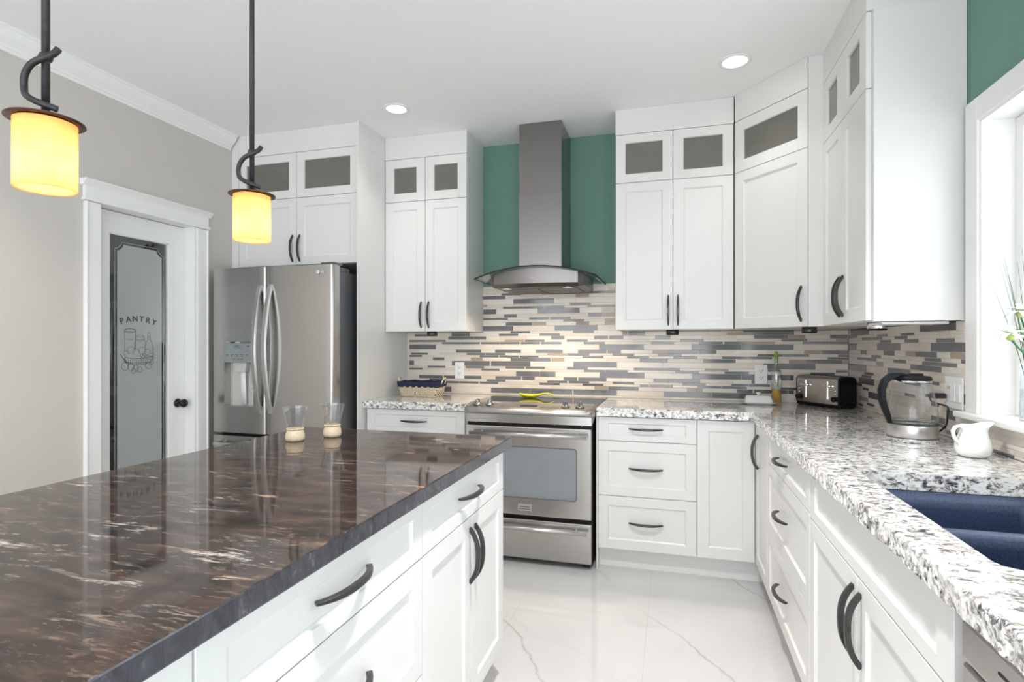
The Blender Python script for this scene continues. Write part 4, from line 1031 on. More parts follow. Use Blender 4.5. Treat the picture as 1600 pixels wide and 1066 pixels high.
# ================================================================== RANGE
RX0, RX1 = -1.194, -0.430; rcx = (RX0 + RX1) / 2; RYF = 3.125
rg = thing('range', 'stainless slide-in electric range between the back counters', 'range', (rcx, RYF, 0))
OFR = Matrix.Translation((-rcx, -RYF, 0))
def rl(m, name, mat, par=rg, **k):
    o = m.build(name, mat, par, **k); o.data.transform(OFR); return o
m = MB(); m.box(RX0 + 0.002, RYF + 0.045, 0.03, RX1 - 0.002, YB - 0.02, 0.905); rl(m, 'body', M['gasket'])
m = MB(); m.box(RX0 - 0.008, 3.245, 0.9055, RX1 + 0.018, YB - 0.012, 0.9265, 0.003); rl(m, 'cooktop', M['ceramglass'])
# control panel: steel deck with a rolled lip and a vertical apron
pf = [(3.246, 0.9265), (3.16, 0.917), (3.118, 0.908), (3.104, 0.900), (3.100, 0.888), (3.106, 0.876), (3.124, 0.870), (3.128, 0.822), (3.170, 0.822), (3.17, 0.900), (3.246, 0.9045)]
m = MB(); bm = bmesh.new()
rows = []
for x, ins in ((RX0 - 0.008, 0.045), (RX0 + 0.004, 0.018), (RX0 + 0.03, 0.0), (RX1 - 0.03, 0.0), (RX1 - 0.002, 0.018), (RX1 + 0.016, 0.045)):
    r_ = []
    for y, z in pf:
        yy = y if y > 3.2 else (y + ins * (1 if z > 0.87 else 0.25))
        xx = x
        if z < 0.872: xx = max(RX0 + 0.002, min(RX1 - 0.002, x))
        r_.append(bm.verts.new((xx, min(yy, 3.24) if y < 3.24 else y, z)))
    rows.append(r_)
n_ = len(pf)
for a, b in zip(rows, rows[1:]):
    for i in range(n_): bm.faces.new((a[i], a[(i + 1) % n_], b[(i + 1) % n_], b[i]))
bm.faces.new(rows[0]); bm.faces.new(rows[-1]); bmesh.ops.recalc_face_normals(bm, faces=bm.faces); m._merge(bm)
cpn = rl(m, 'control_panel', M['steel'], smooth_angle=40)
for x in (-1.130, -1.052, -0.590, -0.505):
    m = MB(); y = 3.175; z0 = 0.9195
    m.lathe([(0, -0.002), (0.026, -0.002), (0.027, 0.004), (0.022, 0.008), (0.016, 0.010), (0.015, 0.024), (0.012, 0.027), (0, 0.027)], (x, y, z0), 28)
    m.box(x - 0.0055, y - 0.020, z0 + 0.008, x + 0.0055, y + 0.020, z0 + 0.034, 0.003, seg=2)
    rl(m, 'control_knob', M['knobchrome'], par=cpn)
m = MB(); m.box(-0.862, 3.168, 0.9185, -0.760, 3.205, 0.9235); rl(m, 'clock_display', M['slot'], par=cpn)
m = MB()
for k in range(9):
    for j in range(2):
        for q in (-0.985 + 0.016 * k, -0.735 + 0.013 * k): m.box(q, 3.150 + j * 0.026, 0.9150 + j * 0.003, q + 0.007, 3.154 + j * 0.026, 0.9168 + j * 0.003)
rl(m, 'touch_marks', M['slot'], par=cpn)
m = MB(); m.box(RX0 + 0.003, RYF - 0.0, 0.285, RX1 - 0.003, RYF + 0.044, 0.802, 0.006, seg=3)
od = rl(m, 'oven_door', M['steel'])
wx0, wx1, wz0, wz1 = -1.098, -0.520, 0.392, 0.682
def xz_rr(x0, z0, x1, z1, r): return [(a, b) for a, b in rrect(x0, z0, x1, z1, r)]
def xzplate(m, pts, y0, y1):
    bm = bmesh.new(); a = [bm.verts.new((x, y0, z)) for x, z in pts]; b = [bm.verts.new((x, y1, z)) for x, z in pts]
    bm.faces.new(a); bm.faces.new(b); n = len(pts)
    for i in range(n): bm.faces.new((a[i], a[(i + 1) % n], b[(i + 1) % n], b[i]))
    bmesh.ops.recalc_face_normals(bm, faces=bm.faces); m._merge(bm)
m = MB(); xzplate(m, xz_rr(wx0 - 0.006, wz0 - 0.006, wx1 + 0.006, wz1 + 0.006, 0.020), RYF - 0.0012, RYF + 0.001); rl(m, 'window_trim', M['fridgeside'], par=od)
m = MB(); xzplate(m, xz_rr(wx0, wz0, wx1, wz1, 0.016), RYF - 0.0022, RYF - 0.0012); rl(m, 'oven_window', M['ovenglass'], par=od)
m = MB(); m.tube([(RX0 + 0.045, RYF - 0.042, 0.762), (RX1 - 0.022, RYF - 0.042, 0.762)], 0.0125, 14)
for x in (RX0 + 0.10, RX1 - 0.09): m.tube([(x, RYF + 0.002, 0.762), (x, RYF - 0.040, 0.762)], 0.008, 10)
rl(m, 'oven_handle', M['handlesteel'], par=od)
m = MB(); m.box(-0.862, RYF - 0.003, 0.312, -0.780, RYF + 0.001, 0.352, 0.001); bd = rl(m, 'maker_badge', M['badge'], par=od)
m = MB(); m.box(-0.852, RYF - 0.0036, 0.334, -0.790, RYF - 0.0029, 0.338); m.box(-0.856, RYF - 0.0036, 0.322, -0.786, RYF - 0.0029, 0.326); rl(m, 'badge_marks', M['slot'], par=bd)
m = MB(); m.box(RX0 + 0.003, RYF, 0.035, RX1 - 0.003, RYF + 0.044, 0.262, 0.006, seg=3); wdr = rl(m, 'warming_drawer', M['steel'])
m = MB(); m.tube([(RX0 + 0.045, RYF - 0.040, 0.222), (RX1 - 0.022, RYF - 0.040, 0.222)], 0.0115, 14)
for x in (RX0 + 0.10, RX1 - 0.09): m.tube([(x, RYF + 0.002, 0.222), (x, RYF - 0.038, 0.222)], 0.008, 10)
rl(m, 'drawer_handle', M['handlesteel'], par=wdr)
m = MB(); m.box(RX0 + 0.02, RYF + 0.05, 0.001, RX0 + 0.06, RYF + 0.09, 0.03); m.box(RX1 - 0.06, RYF + 0.05, 0.001, RX1 - 0.02, RYF + 0.09, 0.03); m.box(RX1 - 0.06, 3.6, 0.001, RX1 - 0.02, 3.64, 0.03); rl(m, 'foot', M['gasket'])
m = MB()
for k in range(5): m.lathe([(0, 0), (0.003, 0), (0.003, 0.003), (0, 0.003)], (RX0 + 0.06 + k * 0.16, RYF + 0.040, 0.812), 8, axis='y')
rl(m, 'vent_screw', M['chrome'])

# ================================================================== RANGE HOOD
HX = -0.806
hd = thing('range_hood', 'stainless chimney range hood with curved glass canopy', 'range hood', (HX, YB, 1.63))
OFH = Matrix.Translation((-HX, -YB, -1.63))
def hl(m, name, mat, par=hd, **k):
    o = m.build(name, mat, par, **k); o.data.transform(OFH); return o
m = MB(); m.box(HX - 0.139, 3.455, 2.25, HX + 0.139, YB - 0.002, ZC - 0.002, 0.004, seg=2); hl(m, 'upper_chimney', M['hoodsteel'])
m = MB(); m.box(HX - 0.142, 3.450, 1.735, HX + 0.142, YB - 0.002, 2.255, 0.004, seg=2); hl(m, 'lower_chimney', M['hoodsteel'])
# glass canopy: arched slab with a bowed front edge
GW = 0.378
def gz(t): return 1.760 - 0.064 * t * t
def gyf(t): return 3.235 - 0.0 + 0.035 * t * t
def arch(m, n=24, th=0.006, w_=GW, zo=0.0, yback=YB - 0.002, yf=gyf, mi=0):
    bm = bmesh.new(); V = []
    for i in range(n + 1):
        t = -1 + 2 * i / n; x = HX + t * w_; z = gz(t * w_ / GW) + zo
        V.append([bm.verts.new((x, yf(t), z)), bm.verts.new((x, yback, z)), bm.verts.new((x, yback, z - th)), bm.verts.new((x, yf(t), z - th))])
    for a, b in zip(V, V[1:]):
        for i in range(4): bm.faces.new((a[i], a[(i + 1) % 4], b[(i + 1) % 4], b[i]))
    bm.faces.new(V[0]); bm.faces.new(V[-1]); bmesh.ops.recalc_face_normals(bm, faces=bm.faces); m._merge(bm, mi)
m = MB(); arch(m); gl = hl(m, 'glass_canopy', M['canopyglass'], smooth_angle=40)
m = MB(); pts = [(HX - GW, YB - 0.004, gz(-1) - 0.003)] + [(HX + GW * (-1 + 2 * i / 24), gyf(-1 + 2 * i / 24) - 0.0045, gz(-1 + 2 * i / 24) - 0.003) for i in range(25)] + [(HX + GW, YB - 0.004, gz(1) - 0.003)]
m.tube(pts, 0.0048, 6); hl(m, 'canopy_edge', M['gasket'], par=gl)
# steel body under the glass
m = MB(); bm = bmesh.new(); BW = 0.295; V = []; n = 20
for i in range(n + 1):
    t = -1 + 2 * i / n; x = HX + t * BW; zt = gz(t * BW / GW) - 0.0075
    yf = 3.285 + 0.030 * t * t + (0.03 if abs(t) > 0.94 else 0)
    zb_ = 1.637 + (0.012 if abs(t) > 0.94 else 0)
    V.append([bm.verts.new((x, yf, zt)), bm.verts.new((x, YB - 0.012, zt)), bm.verts.new((x, YB - 0.012, zb_)), bm.verts.new((x, yf + 0.035, zb_)), bm.verts.new((x, yf + 0.004, zb_ + 0.022))])
for a, b in zip(V, V[1:]):
    for i in range(5): bm.faces.new((a[i], a[(i + 1) % 5], b[(i + 1) % 5], b[i]))
bm.faces.new(V[0]); bm.faces.new(V[-1]); bmesh.ops.recalc_face_normals(bm, faces=bm.faces); m._merge(bm)
hb = hl(m, 'hood_body', M['hoodbody'], smooth_angle=35)
for x0, x1 in ((HX - 0.25, HX - 0.005), (HX + 0.005, HX + 0.25)):
    m = MB(); m.box(x0, 3.42, 1.632, x1, 3.70, 1.6365, 0.001); hl(m, 'grease_filter', M['mesh'], par=hb)
for x in (HX - 0.195, HX + 0.195):
    m = MB(); m.lathe([(0.024, 0), (0.034, 0), (0.034, -0.004), (0.024, -0.003)], (x, 3.365, 1.6365), 24)
    q = hl(m, 'lamp_ring', M['chrome'], par=hb)
    m = MB(); m.lathe([(0, -0.0015), (0.0235, -0.0015), (0.0235, 0.0), (0, 0.0)], (x, 3.365, 1.6362), 24); hl(m, 'lamp_lens', M['hoodlamp'], par=q)
    l = bpy.data.lights.new('hood_light', 'SPOT'); l.energy = 16; l.color = (1.0, 0.80, 0.58); l.spot_size = 2.5; l.spot_blend = 0.8; l.shadow_soft_size = 0.03
    lo = bpy.data.objects.new('hood_light', l); sc.collection.objects.link(lo); lo.parent = hd; lo.location = (x - HX, 3.365 - YB, 1.628 - 1.63)
m = MB()
for k in range(5):
    for j in range(2): m.lathe([(0, 0), (0.0032, 0), (0.0032, 0.002), (0, 0.002)], (HX - 0.030 + k * 0.013, 3.2835, 1.682 + j * 0.012), 10, axis='y')
hl(m, 'push_buttons', M['whiteplastic'], par=hb)

# ================================================================== LIGHTS, SEEN AND ADDED
def downlight(x, y, label, e=1.1):
    r = thing('downlight', label, 'ceiling light', (x, y, ZC), 0, 'recessed ceiling lights')
    m = MB(); m.lathe([(0.058, 0.0), (0.060, -0.006), (0.078, -0.004), (0.080, 0.0)], (0, 0, -0.0002), 36); m.build('trim_ring', M['trim'], r)
    m = MB(); m.lathe([(0, -0.002), (0.0575, -0.002), (0.0575, -0.0005), (0, -0.0005)], (0, 0, 0), 36); m.build('lamp_lens', M['lampwarm'], r)
    l = bpy.data.lights.new('downlight_lamp', 'AREA'); l.shape = 'DISK'; l.size = 0.11; l.energy = e; l.color = (1.0, 0.965, 0.92); l.spread = 1.8
    lo = bpy.data.objects.new('downlight_lamp', l); sc.collection.objects.link(lo); lo.parent = r; lo.location = (0, 0, -0.012)
downlight(-1.595, 3.02, 'lit recessed downlight in the ceiling near the fridge cabinet')
downlight(0.308, 2.985, 'lit recessed downlight in the ceiling near the corner cabinet')
downlight(-0.1, 1.45, 'added out-of-view downlight brightening the aisle and base cabinets', 16)  # added lamp, lifts the aisle floor and lower cabinet fronts
downlight(-2.2, 1.2, 'added out-of-view downlight evening the light on the pantry side', 6)  # unseen lamp added for more even light on the left
downlight(-0.6, -1.0, 'added downlight behind the viewpoint, evening the light', 6)  # unseen lamp added behind the camera as general fill

def pendant(x, y, label, e):
    r = thing('pendant_lamp', label, 'pendant lamp', (x, y, ZC), 0, 'pendant lamps over the island')
    z = lambda v: v - ZC
    m = MB(); m.lathe([(0, -0.001), (0.062, -0.001), (0.060, -0.014), (0.02, -0.024), (0, -0.024)], (0, 0, 0), 28); m.build('ceiling_canopy', M['iron'], r)
    m = MB(); m.tube([(0, 0, -0.02), (0, 0, z(1.690))], 0.0062, 12); m.lathe([(0, -0.006), (0.009, -0.0055), (0.011, 0.0), (0.009, 0.0055), (0, 0.006)], (0, 0, z(1.787)), 16); m.build('rod', M['iron'], r)
    m = MB()
    # scroll: hooks over the rod at the top, swings out to the left and returns
    rv = Vector((0.961, 0.276, 0)); fv = Vector((-0.276, 0.961, 0))
    cp = [(0.026, -0.004, 1.800), (0.020, -0.008, 1.789), (0.004, -0.014, 1.778), (-0.014, -0.014, 1.768), (-0.028, -0.010, 1.752), (-0.033, -0.006, 1.735), (-0.027, -0.010, 1.718), (-0.010, -0.016, 1.706), (0.010, -0.014, 1.698), (0.026, -0.006, 1.693)]
    P_ = []
    for i in range(len(cp) - 1):
        p0 = Vector(cp[max(i - 1, 0)]); p1 = Vector(cp[i]); p2 = Vector(cp[i + 1]); p3 = Vector(cp[min(i + 2, len(cp) - 1)])
        for k in range(5):
            t = k / 5; P_.append(0.5 * ((2 * p1) + (p2 - p0) * t + (2 * p0 - 5 * p1 + 4 * p2 - p3) * t * t + (3 * p1 - p0 - 3 * p2 + p3) * t ** 3))
    P_.append(Vector(cp[-1]))
    m.tube([(rv * q.x + fv * q.y + Vector((0, 0, q.z - ZC))) for q in P_], 0.0058, 8); m.build('scroll', M['iron'], r)
    m = MB(); m.lathe([(0, z(1.692)), (0.009, z(1.692)), (0.009, z(1.684)), (0.03, z(1.6815)), (0.057, z(1.6755)), (0.0575, z(1.6735)), (0.045, z(1.6745)), (0, z(1.6765))], (0, 0, 0), 40); m.build('cap_disc', M['copper'], r)
    m = MB(); ro = 0.0455
    m.lathe([(ro - 0.004, z(1.6725)), (ro, z(1.671)), (ro, z(1.556)), (ro - 0.002, z(1.553)), (ro - 0.004, z(1.556)), (ro - 0.0042, z(1.6725))], (0, 0, 0), 44); m.build('glass_shade', M['shade'], r)
    m = MB(); m.lathe([(0, z(1.674)), (0.014, z(1.674)), (0.014, z(1.645)), (0, z(1.645))], (0, 0, 0), 16); m.build('socket', M['iron'], r)
    l = bpy.data.lights.new('pendant_bulb', 'POINT'); l.energy = e; l.color = (1.0, 0.92, 0.76); l.shadow_soft_size = 0.016
    lo = bpy.data.objects.new('pendant_bulb', l); sc.collection.objects.link(lo); lo.parent = r; lo.location = (0, 0, z(1.586))
pendant(-1.060, 0.711, 'nearer pendant lamp with lit amber shade, at upper left', 0.36)
pendant(-1.060, 1.211, 'farther pendant lamp with lit amber shade, in front of the fridge cabinet', 0.36)

# puck lights
for x, y, lb in ((-1.585, 3.52, 'black puck light under the wall cabinet left of the hood'), (0.008, 3.475, 'black puck light under the wall cabinet right of the hood'), (0.685, 3.17, 'black puck light under the diagonal corner cabinet'), (0.823, 2.63, 'black and silver puck light under the cabinet beside the window')):
    r = thing('puck_light', lb, 'puck light', (x, y, UB), 0, 'under-cabinet puck lights')
    m = MB(); m.lathe([(0, -0.0005), (0.034, -0.0005), (0.036, -0.004), (0.036, -0.027), (0.033, -0.031), (0, -0.031)], (0, 0, 0), 32); m.build('housing', M['black'], r)
    m = MB(); m.lathe([(0.0362, -0.007), (0.0368, -0.008), (0.0368, -0.024), (0.0362, -0.025)], (0, 0, 0), 32); m.build('band', M['chrome' if x > 0.8 else 'pull'], r)
m = MB(); m.box(0.78, 2.44, UB - 0.0125, 1.0, 2.60, UB - 0.0025, 0.003); tag(m.build('power_strip', M['whiteplastic']), 'thin white strip fixed under the cabinet beside the window', 'strip light')

# ================================================================== SMALL THINGS
def outlet(x, label):
    r = thing('outlet', label, 'outlet', (x, YB - 0.009, 1.095), 0, 'outlets on the back wall')
    m = MB(); m.box(-0.037, -0.006, -0.060, 0.037, -0.0005, 0.060, 0.003, seg=2); m.build('cover_plate', M['whiteplastic'], r)
    for dz in (-0.021, 0.021):
        m = MB(); m.box(-0.017, -0.0075, dz - 0.014, 0.017, -0.006, dz + 0.014, 0.001); s_ = m.build('socket', M['whiteplastic'], r)
        m = MB(); m.box(-0.009, -0.0082, dz - 0.001, -0.006, -0.0074, dz + 0.008); m.box(0.006, -0.0082, dz - 0.001, 0.009, -0.0074, dz + 0.008); m.lathe([(0, 0), (0.003, 0), (0.003, 0.0006), (0, 0.0006)], (0, -0.0081, dz - 0.007), 10, axis='y'); m.build('slots', M['slot'], s_)
outlet(-1.481, 'white outlet on the mosaic above the basket, left of the range')
outlet(0.541, 'white outlet on the mosaic between butter dish and toaster')
r = thing('switch_plate', 'white switch and outlet plate on the mosaic beside the window', 'switch', (XR - 0.009, 2.465, 1.100), -PI / 2)
m = MB(); m.box(-0.068, -0.006, -0.060, 0.068, -0.0005, 0.060, 0.003, seg=2); m.build('cover_plate', M['whiteplastic'], r)
m = MB(); m.box(-0.050, -0.0075, -0.034, -0.018, -0.006, 0.034, 0.001); m.build('socket', M['whiteplastic'], r)
for x in (0.004, 0.040):
    m = MB(); m.box(x - 0.015, -0.0095, -0.034, x + 0.015, -0.006, 0.034, 0.002); m.build('rocker_switch', M['whiteplastic'], r)
m = MB(); m.box(-0.042, -0.0082, 0.012, -0.039, -0.0074, 0.022); m.box(-0.030, -0.0082, 0.012, -0.027, -0.0074, 0.022); m.build('slots', M['slot'], r)

# --- basket
bk = thing('wicker_basket', 'cream wicker basket with navy liner on the left counter', 'basket', (-1.665, 3.53, CT), 0)
m = MB(); bw, bd_, bh = 0.124, 0.072, 0.075
def rectloop(w_, d_, n, r=0.02):
    pts = []; 
    for x, y in rrect(-w_, -d_, w_, d_, r, 4): pts.append(Vector((x, y)))
    out = []; L_ = [0]
    for i in range(len(pts)): L_.append(L_[-1] + (pts[(i + 1) % len(pts)] - pts[i]).length)
    for k in range(n):
        s_ = L_[-1] * k / n; i = max(j for j in range(len(pts)) if L_[j] <= s_)
        p, q = pts[i], pts[(i + 1) % len(pts)]; t = (s_ - L_[i]) / max(1e-9, L_[i + 1] - L_[i]); out.append(p + (q - p) * t)
    return out
NR = 8; NW = 40
for j in range(NR):
    f = j / (NR - 1); lp = rectloop(bw + 0.018 * f, bd_ + 0.012 * f, NW * 2)
    pts = []
    for k, p in enumerate(lp):
        o_ = 0.0030 * (1 if (k // 2 + j) % 2 else -1); d = p.normalized(); pts.append((p.x + d.x * o_, p.y + d.y * o_, 0.006 + f * (bh - 0.012)))
    pts.append(pts[0]); m.tube(pts, 0.0046, 6, caps=False)
for k in range(NW):
    a = rectloop(bw, bd_, NW)[k]; b = rectloop(bw + 0.018, bd_ + 0.012, NW)[k]; m.tube([(a.x, a.y, 0.002), (b.x, b.y, bh)], 0.002, 5)
m.prism([(p.x, p.y) for p in rectloop(bw - 0.004, bd_ - 0.004, 32)], 0.001, 0.004)
m.build('woven_body', M['wicker'], bk)
m = MB(); bm = bmesh.new(); R_ = []
for w_, d_, z in ((bw + 0.006, bd_ + 0.002, 0.012), (bw + 0.010, bd_ + 0.006, bh), (bw + 0.020, bd_ + 0.012, bh + 0.028), (bw + 0.030, bd_ + 0.018, bh + 0.030), (bw + 0.032, bd_ + 0.020, bh + 0.022), (bw + 0.026, bd_ + 0.017, bh - 0.006), (bw + 0.0235, bd_ + 0.0165, bh - 0.008)):
    lp = rectloop(w_, d_, 64); R_.append([bm.verts.new((p.x, p.y, z + 0.002 * math.sin(k * 0.9) * (1 if z > 0.07 else 0))) for k, p in enumerate(lp)])
for a, b in zip(R_, R_[1:]):
    for i in range(64): bm.faces.new((a[i], a[(i + 1) % 64], b[(i + 1) % 64], b[i]))
bm.faces.new(R_[0]); bmesh.ops.recalc_face_normals(bm, faces=bm.faces); m._merge(bm, 0, True); m.build('cloth_liner', M['navycloth'], bk)
for sg in (-1, 1):
    m = MB()
    for ph in (0, PI):
        pts = []
        for i in range(21):
            a = PI * i / 20; tw = i * 0.9 + ph
            pts.append((sg * (bw + 0.032 + 0.016 * math.sin(a)) + 0.003 * math.cos(tw), 0.030 * math.cos(a), bh + 0.014 + 0.040 * math.sin(a) + 0.003 * math.sin(tw)))
        m.tube(pts, 0.0032, 6)
    m.build('twisted_handle', M['wicker'], bk)

# --- spoon rest
sp = thing('spoon_rest', 'yellow glazed spoon rest lying on the cooktop', 'spoon rest', (-0.87, 3.60, 0.9265), 0)
m = MB(); bm = bmesh.new(); R_ = []; n = 18
def sect(x, w_, z, h, up):
    return [bm.verts.new((x * 1.05, w_ * math.cos(a), z * 1.35 + h * 1.35 * math.sin(a) + (up if math.sin(a) > 0.9 else 0))) for a in [2 * PI * k / 16 for k in range(16)]]
spine = [(-0.112, 0.002, 0.021, 0.001, 0), (-0.104, 0.014, 0.019, 0.005, 0), (-0.085, 0.026, 0.014, 0.010, -0.004), (-0.055, 0.036, 0.012, 0.0115, -0.008), (-0.02, 0.034, 0.011, 0.0105, -0.007), (0.008, 0.020, 0.012, 0.009, -0.002), (0.03, 0.010, 0.017, 0.006, 0), (0.055, 0.010, 0.023, 0.0045, 0), (0.08, 0.012, 0.024, 0.004, 0), (0.105, 0.013, 0.018, 0.004, 0), (0.122, 0.009, 0.009, 0.004, 0), (0.126, 0.003, 0.005, 0.003, 0)]
for q in spine: R_.append(sect(*q))
for a, b in zip(R_, R_[1:]):
    for i in range(16): bm.faces.new((a[i], a[(i + 1) % 16], b[(i + 1) % 16], b[i]))
bm.faces.new(R_[0]); bm.faces.new(R_[-1]); bmesh.ops.recalc_face_normals(bm, faces=bm.faces); m._merge(bm, 0, True)
o = m.build('dish', M['yellow'], sp); md = o.modifiers.new('s', 'SUBSURF'); md.levels = md.render_levels = 2

# --- butter dish
bt = thing('butter_dish', 'white lidded butter dish on the back counter', 'butter dish', (0.502, 3.60, CT), 0.03)
def rbox_rings(m, rings, mi=0, seg=6, smooth=True):
    bm = bmesh.new(); R_ = []
    for w_, d_, z, r in rings: R_.append([bm.verts.new((x, y, z)) for x, y in rrect(-w_, -d_, w_, d_, min(r, w_ * 0.99, d_ * 0.99), seg)])
    for a, b in zip(R_, R_[1:]):
        for i in range(len(a)): bm.faces.new((a[i], a[(i + 1) % len(a)], b[(i + 1) % len(a)], b[i]))
    bm.faces.new(R_[0]); bm.faces.new(R_[-1]); bmesh.ops.recalc_face_normals(bm, faces=bm.faces); m._merge(bm, mi, smooth)
m = MB(); rbox_rings(m, [(0.070, 0.034, 0.0005, 0.02), (0.082, 0.044, 0.006, 0.03), (0.100, 0.058, 0.013, 0.03), (0.101, 0.059, 0.015, 0.03), (0.098, 0.056, 0.015, 0.03), (0.080, 0.042, 0.009, 0.02)]); m.build('tray', M['porcelain'], bt, smooth_angle=50)
m = MB(); rbox_rings(m, [(0.078, 0.040, 0.010, 0.014), (0.077, 0.039, 0.020, 0.014), (0.068, 0.031, 0.048, 0.012), (0.062, 0.026, 0.053, 0.010), (0.02, 0.01, 0.055, 0.005)]); m.lathe([(0, 0.052), (0.008, 0.052), (0.007, 0.060), (0.014, 0.066), (0.013, 0.072), (0, 0.074)], (0, 0, 0), 20); m.build('lid', M['porcelain'], bt, smooth_angle=50)

# --- oil bottle
ob = thing('oil_bottle', 'glass bottle with green sprig and golden oil beside the toaster', 'bottle', (0.612, 3.665, CT), 0)
m = MB(); m.lathe([(0, 0.001), (0.026, 0.001), (0.0285, 0.004), (0.0285, 0.196), (0.026, 0.205), (0.0125, 0.216), (0.012, 0.275), (0.0145, 0.277), (0.0145, 0.286), (0.011, 0.286), (0.010, 0.278), (0.0095, 0.218), (0.023, 0.202), (0.0262, 0.194), (0.0262, 0.007), (0, 0.007)], (0, 0, 0), 32); m.build('glass_body', M['clear'], ob)
m = MB(); m.lathe([(0, 0.0075), (0.0255, 0.0075), (0.0255, 0.088), (0, 0.088)], (0, 0, 0), 32); m.build('oil', M['oil'], ob)
m = MB(); rn = random.Random(2)
m.tube([(0.002, 0, 0.09), (0.0, 0.001, 0.18), (0.001, 0, 0.26)], 0.0014, 6)
for k in range(16):
    z = 0.10 + 0.04 * rn.random(); a = rn.random() * 6.3; m.strip([(0.001, 0, z), (0.010 * math.cos(a), 0.010 * math.sin(a), z + 0.010), (0.017 * math.cos(a), 0.017 * math.sin(a), z + 0.012)], (-math.sin(a), math.cos(a), 0), [0.001, 0.004, 0.001], [0.0006] * 3)
m.build('herb_sprig', M['herb'], ob)
m = MB(); m.lathe([(0, 0.246), (0.0088, 0.246), (0.0088, 0.287), (0.013, 0.289), (0.013, 0.300), (0.009, 0.306), (0.011, 0.315), (0, 0.318)], (0, 0, 0), 20); m.build('stopper', M['herb'], ob)

# --- toaster
a0 = Vector((0.7226, 3.682, 0)); a1 = Vector((0.893, 3.436, 0)); dv = (a1 - a0); tw = dv.length; tth = math.atan2(dv.y, dv.x)
ts_ = thing('toaster', 'brushed steel four-slice toaster in the counter corner', 'toaster', (a0.x, a0.y, CT), tth)
D_ = 0.128
m = MB(); m.box(0.0, 0.003, 0.004, tw, D_ - 0.003, 0.022, 0.004); m.box(0.01, 0.01, 0.0005, 0.03, 0.03, 0.005); m.box(tw - 0.03, D_ - 0.03, 0.0005, tw - 0.01, D_ - 0.01, 0.005); m.build('base', M['black'], ts_)
def body_prof(y0, y1, z0, z1, r):
    pts = [(y0, z0)]
    for i in range(7):
        a = PI - (PI / 2) * i / 6; pts.append((y0 + r + r * math.cos(a), z1 - r + r * math.sin(a)))
    for i in range(7):
        a = PI / 2 - (PI / 2) * i / 6; pts.append((y1 - r + r * math.cos(a), z1 - r + r * math.sin(a)))
    pts.append((y1, z0)); return pts
def xprism(m, prof_, x0, x1):
    bm = bmesh.new(); a = [bm.verts.new((x0, y, z)) for y, z in prof_]; b = [bm.verts.new((x1, y, z)) for y, z in prof_]
    bm.faces.new(a); bm.faces.new(b); n = len(prof_)
    for i in range(n): bm.faces.new((a[i], a[(i + 1) % n], b[(i + 1) % n], b[i]))
    bmesh.ops.recalc_face_normals(bm, faces=bm.faces); m._merge(bm)
m = MB(); xprism(m, body_prof(0.0, D_, 0.022, 0.178, 0.026), 0.010, tw - 0.012); m.build('shell', M['steel'], ts_, smooth_angle=35)
m = MB(); xprism(m, body_prof(0.002, D_ - 0.002, 0.022, 0.176, 0.028), tw - 0.012, tw); m.box(tw - 0.0005, 0.012, 0.03, tw + 0.006, D_ - 0.012, 0.150, 0.006, seg=2); m.build('right_end_cap', M['black'], ts_, smooth_angle=35)
m = MB(); xprism(m, body_prof(0.002, D_ - 0.002, 0.022, 0.176, 0.028), 0.0, 0.010); m.build('left_end_cap', M['gasket'], ts_, smooth_angle=35)
m = MB()
for x0, x1 in ((0.025, 0.142), (0.158, 0.275)):
    for y in (0.040, 0.080): m.box(x0, y, 0.1775, x1, y + 0.016, 0.1795)
m.build('bread_slots', M['gasket'], ts_)
for x in (0.072, 0.222):
    m = MB(); m.box(x - 0.004, -0.002, 0.048, x + 0.004, 0.0005, 0.150, 0.0015); tr_ = m.build('lever_track', M['chrome'], ts_)
    m = MB(); m.box(x - 0.0015, -0.0026, 0.052, x + 0.0015, -0.0018, 0.146); m.build('track_slot', M['slot'], tr_)
    m = MB(); m.box(x - 0.022, -0.022, 0.118, x + 0.022, -0.003, 0.130, 0.003, seg=2); m.build('lever', M['chrome'], ts_)
for x in (0.020, 0.272):
    m = MB(); m.lathe([(0, -0.020), (0.0135, -0.020), (0.015, -0.016), (0.015, -0.0005), (0, -0.0005)], (x + (0.008 if x < 0.1 else 0), 0, 0.052), 24, axis='y'); m.build('browning_knob', M['black'], ts_)
    for z in (0.080, 0.098):
        m = MB(); m.lathe([(0, -0.004), (0.0045, -0.004), (0.0055, -0.0005), (0, -0.0005)], (x + (0.008 if x < 0.1 else 0), 0, z), 14, axis='y'); m.build('button', M['chrome'], ts_)

# --- kettle
kt = thing('electric_kettle', 'glass electric kettle with black handle and steel base', 'kettle', (0.862, 2.392, CT), 0.28)
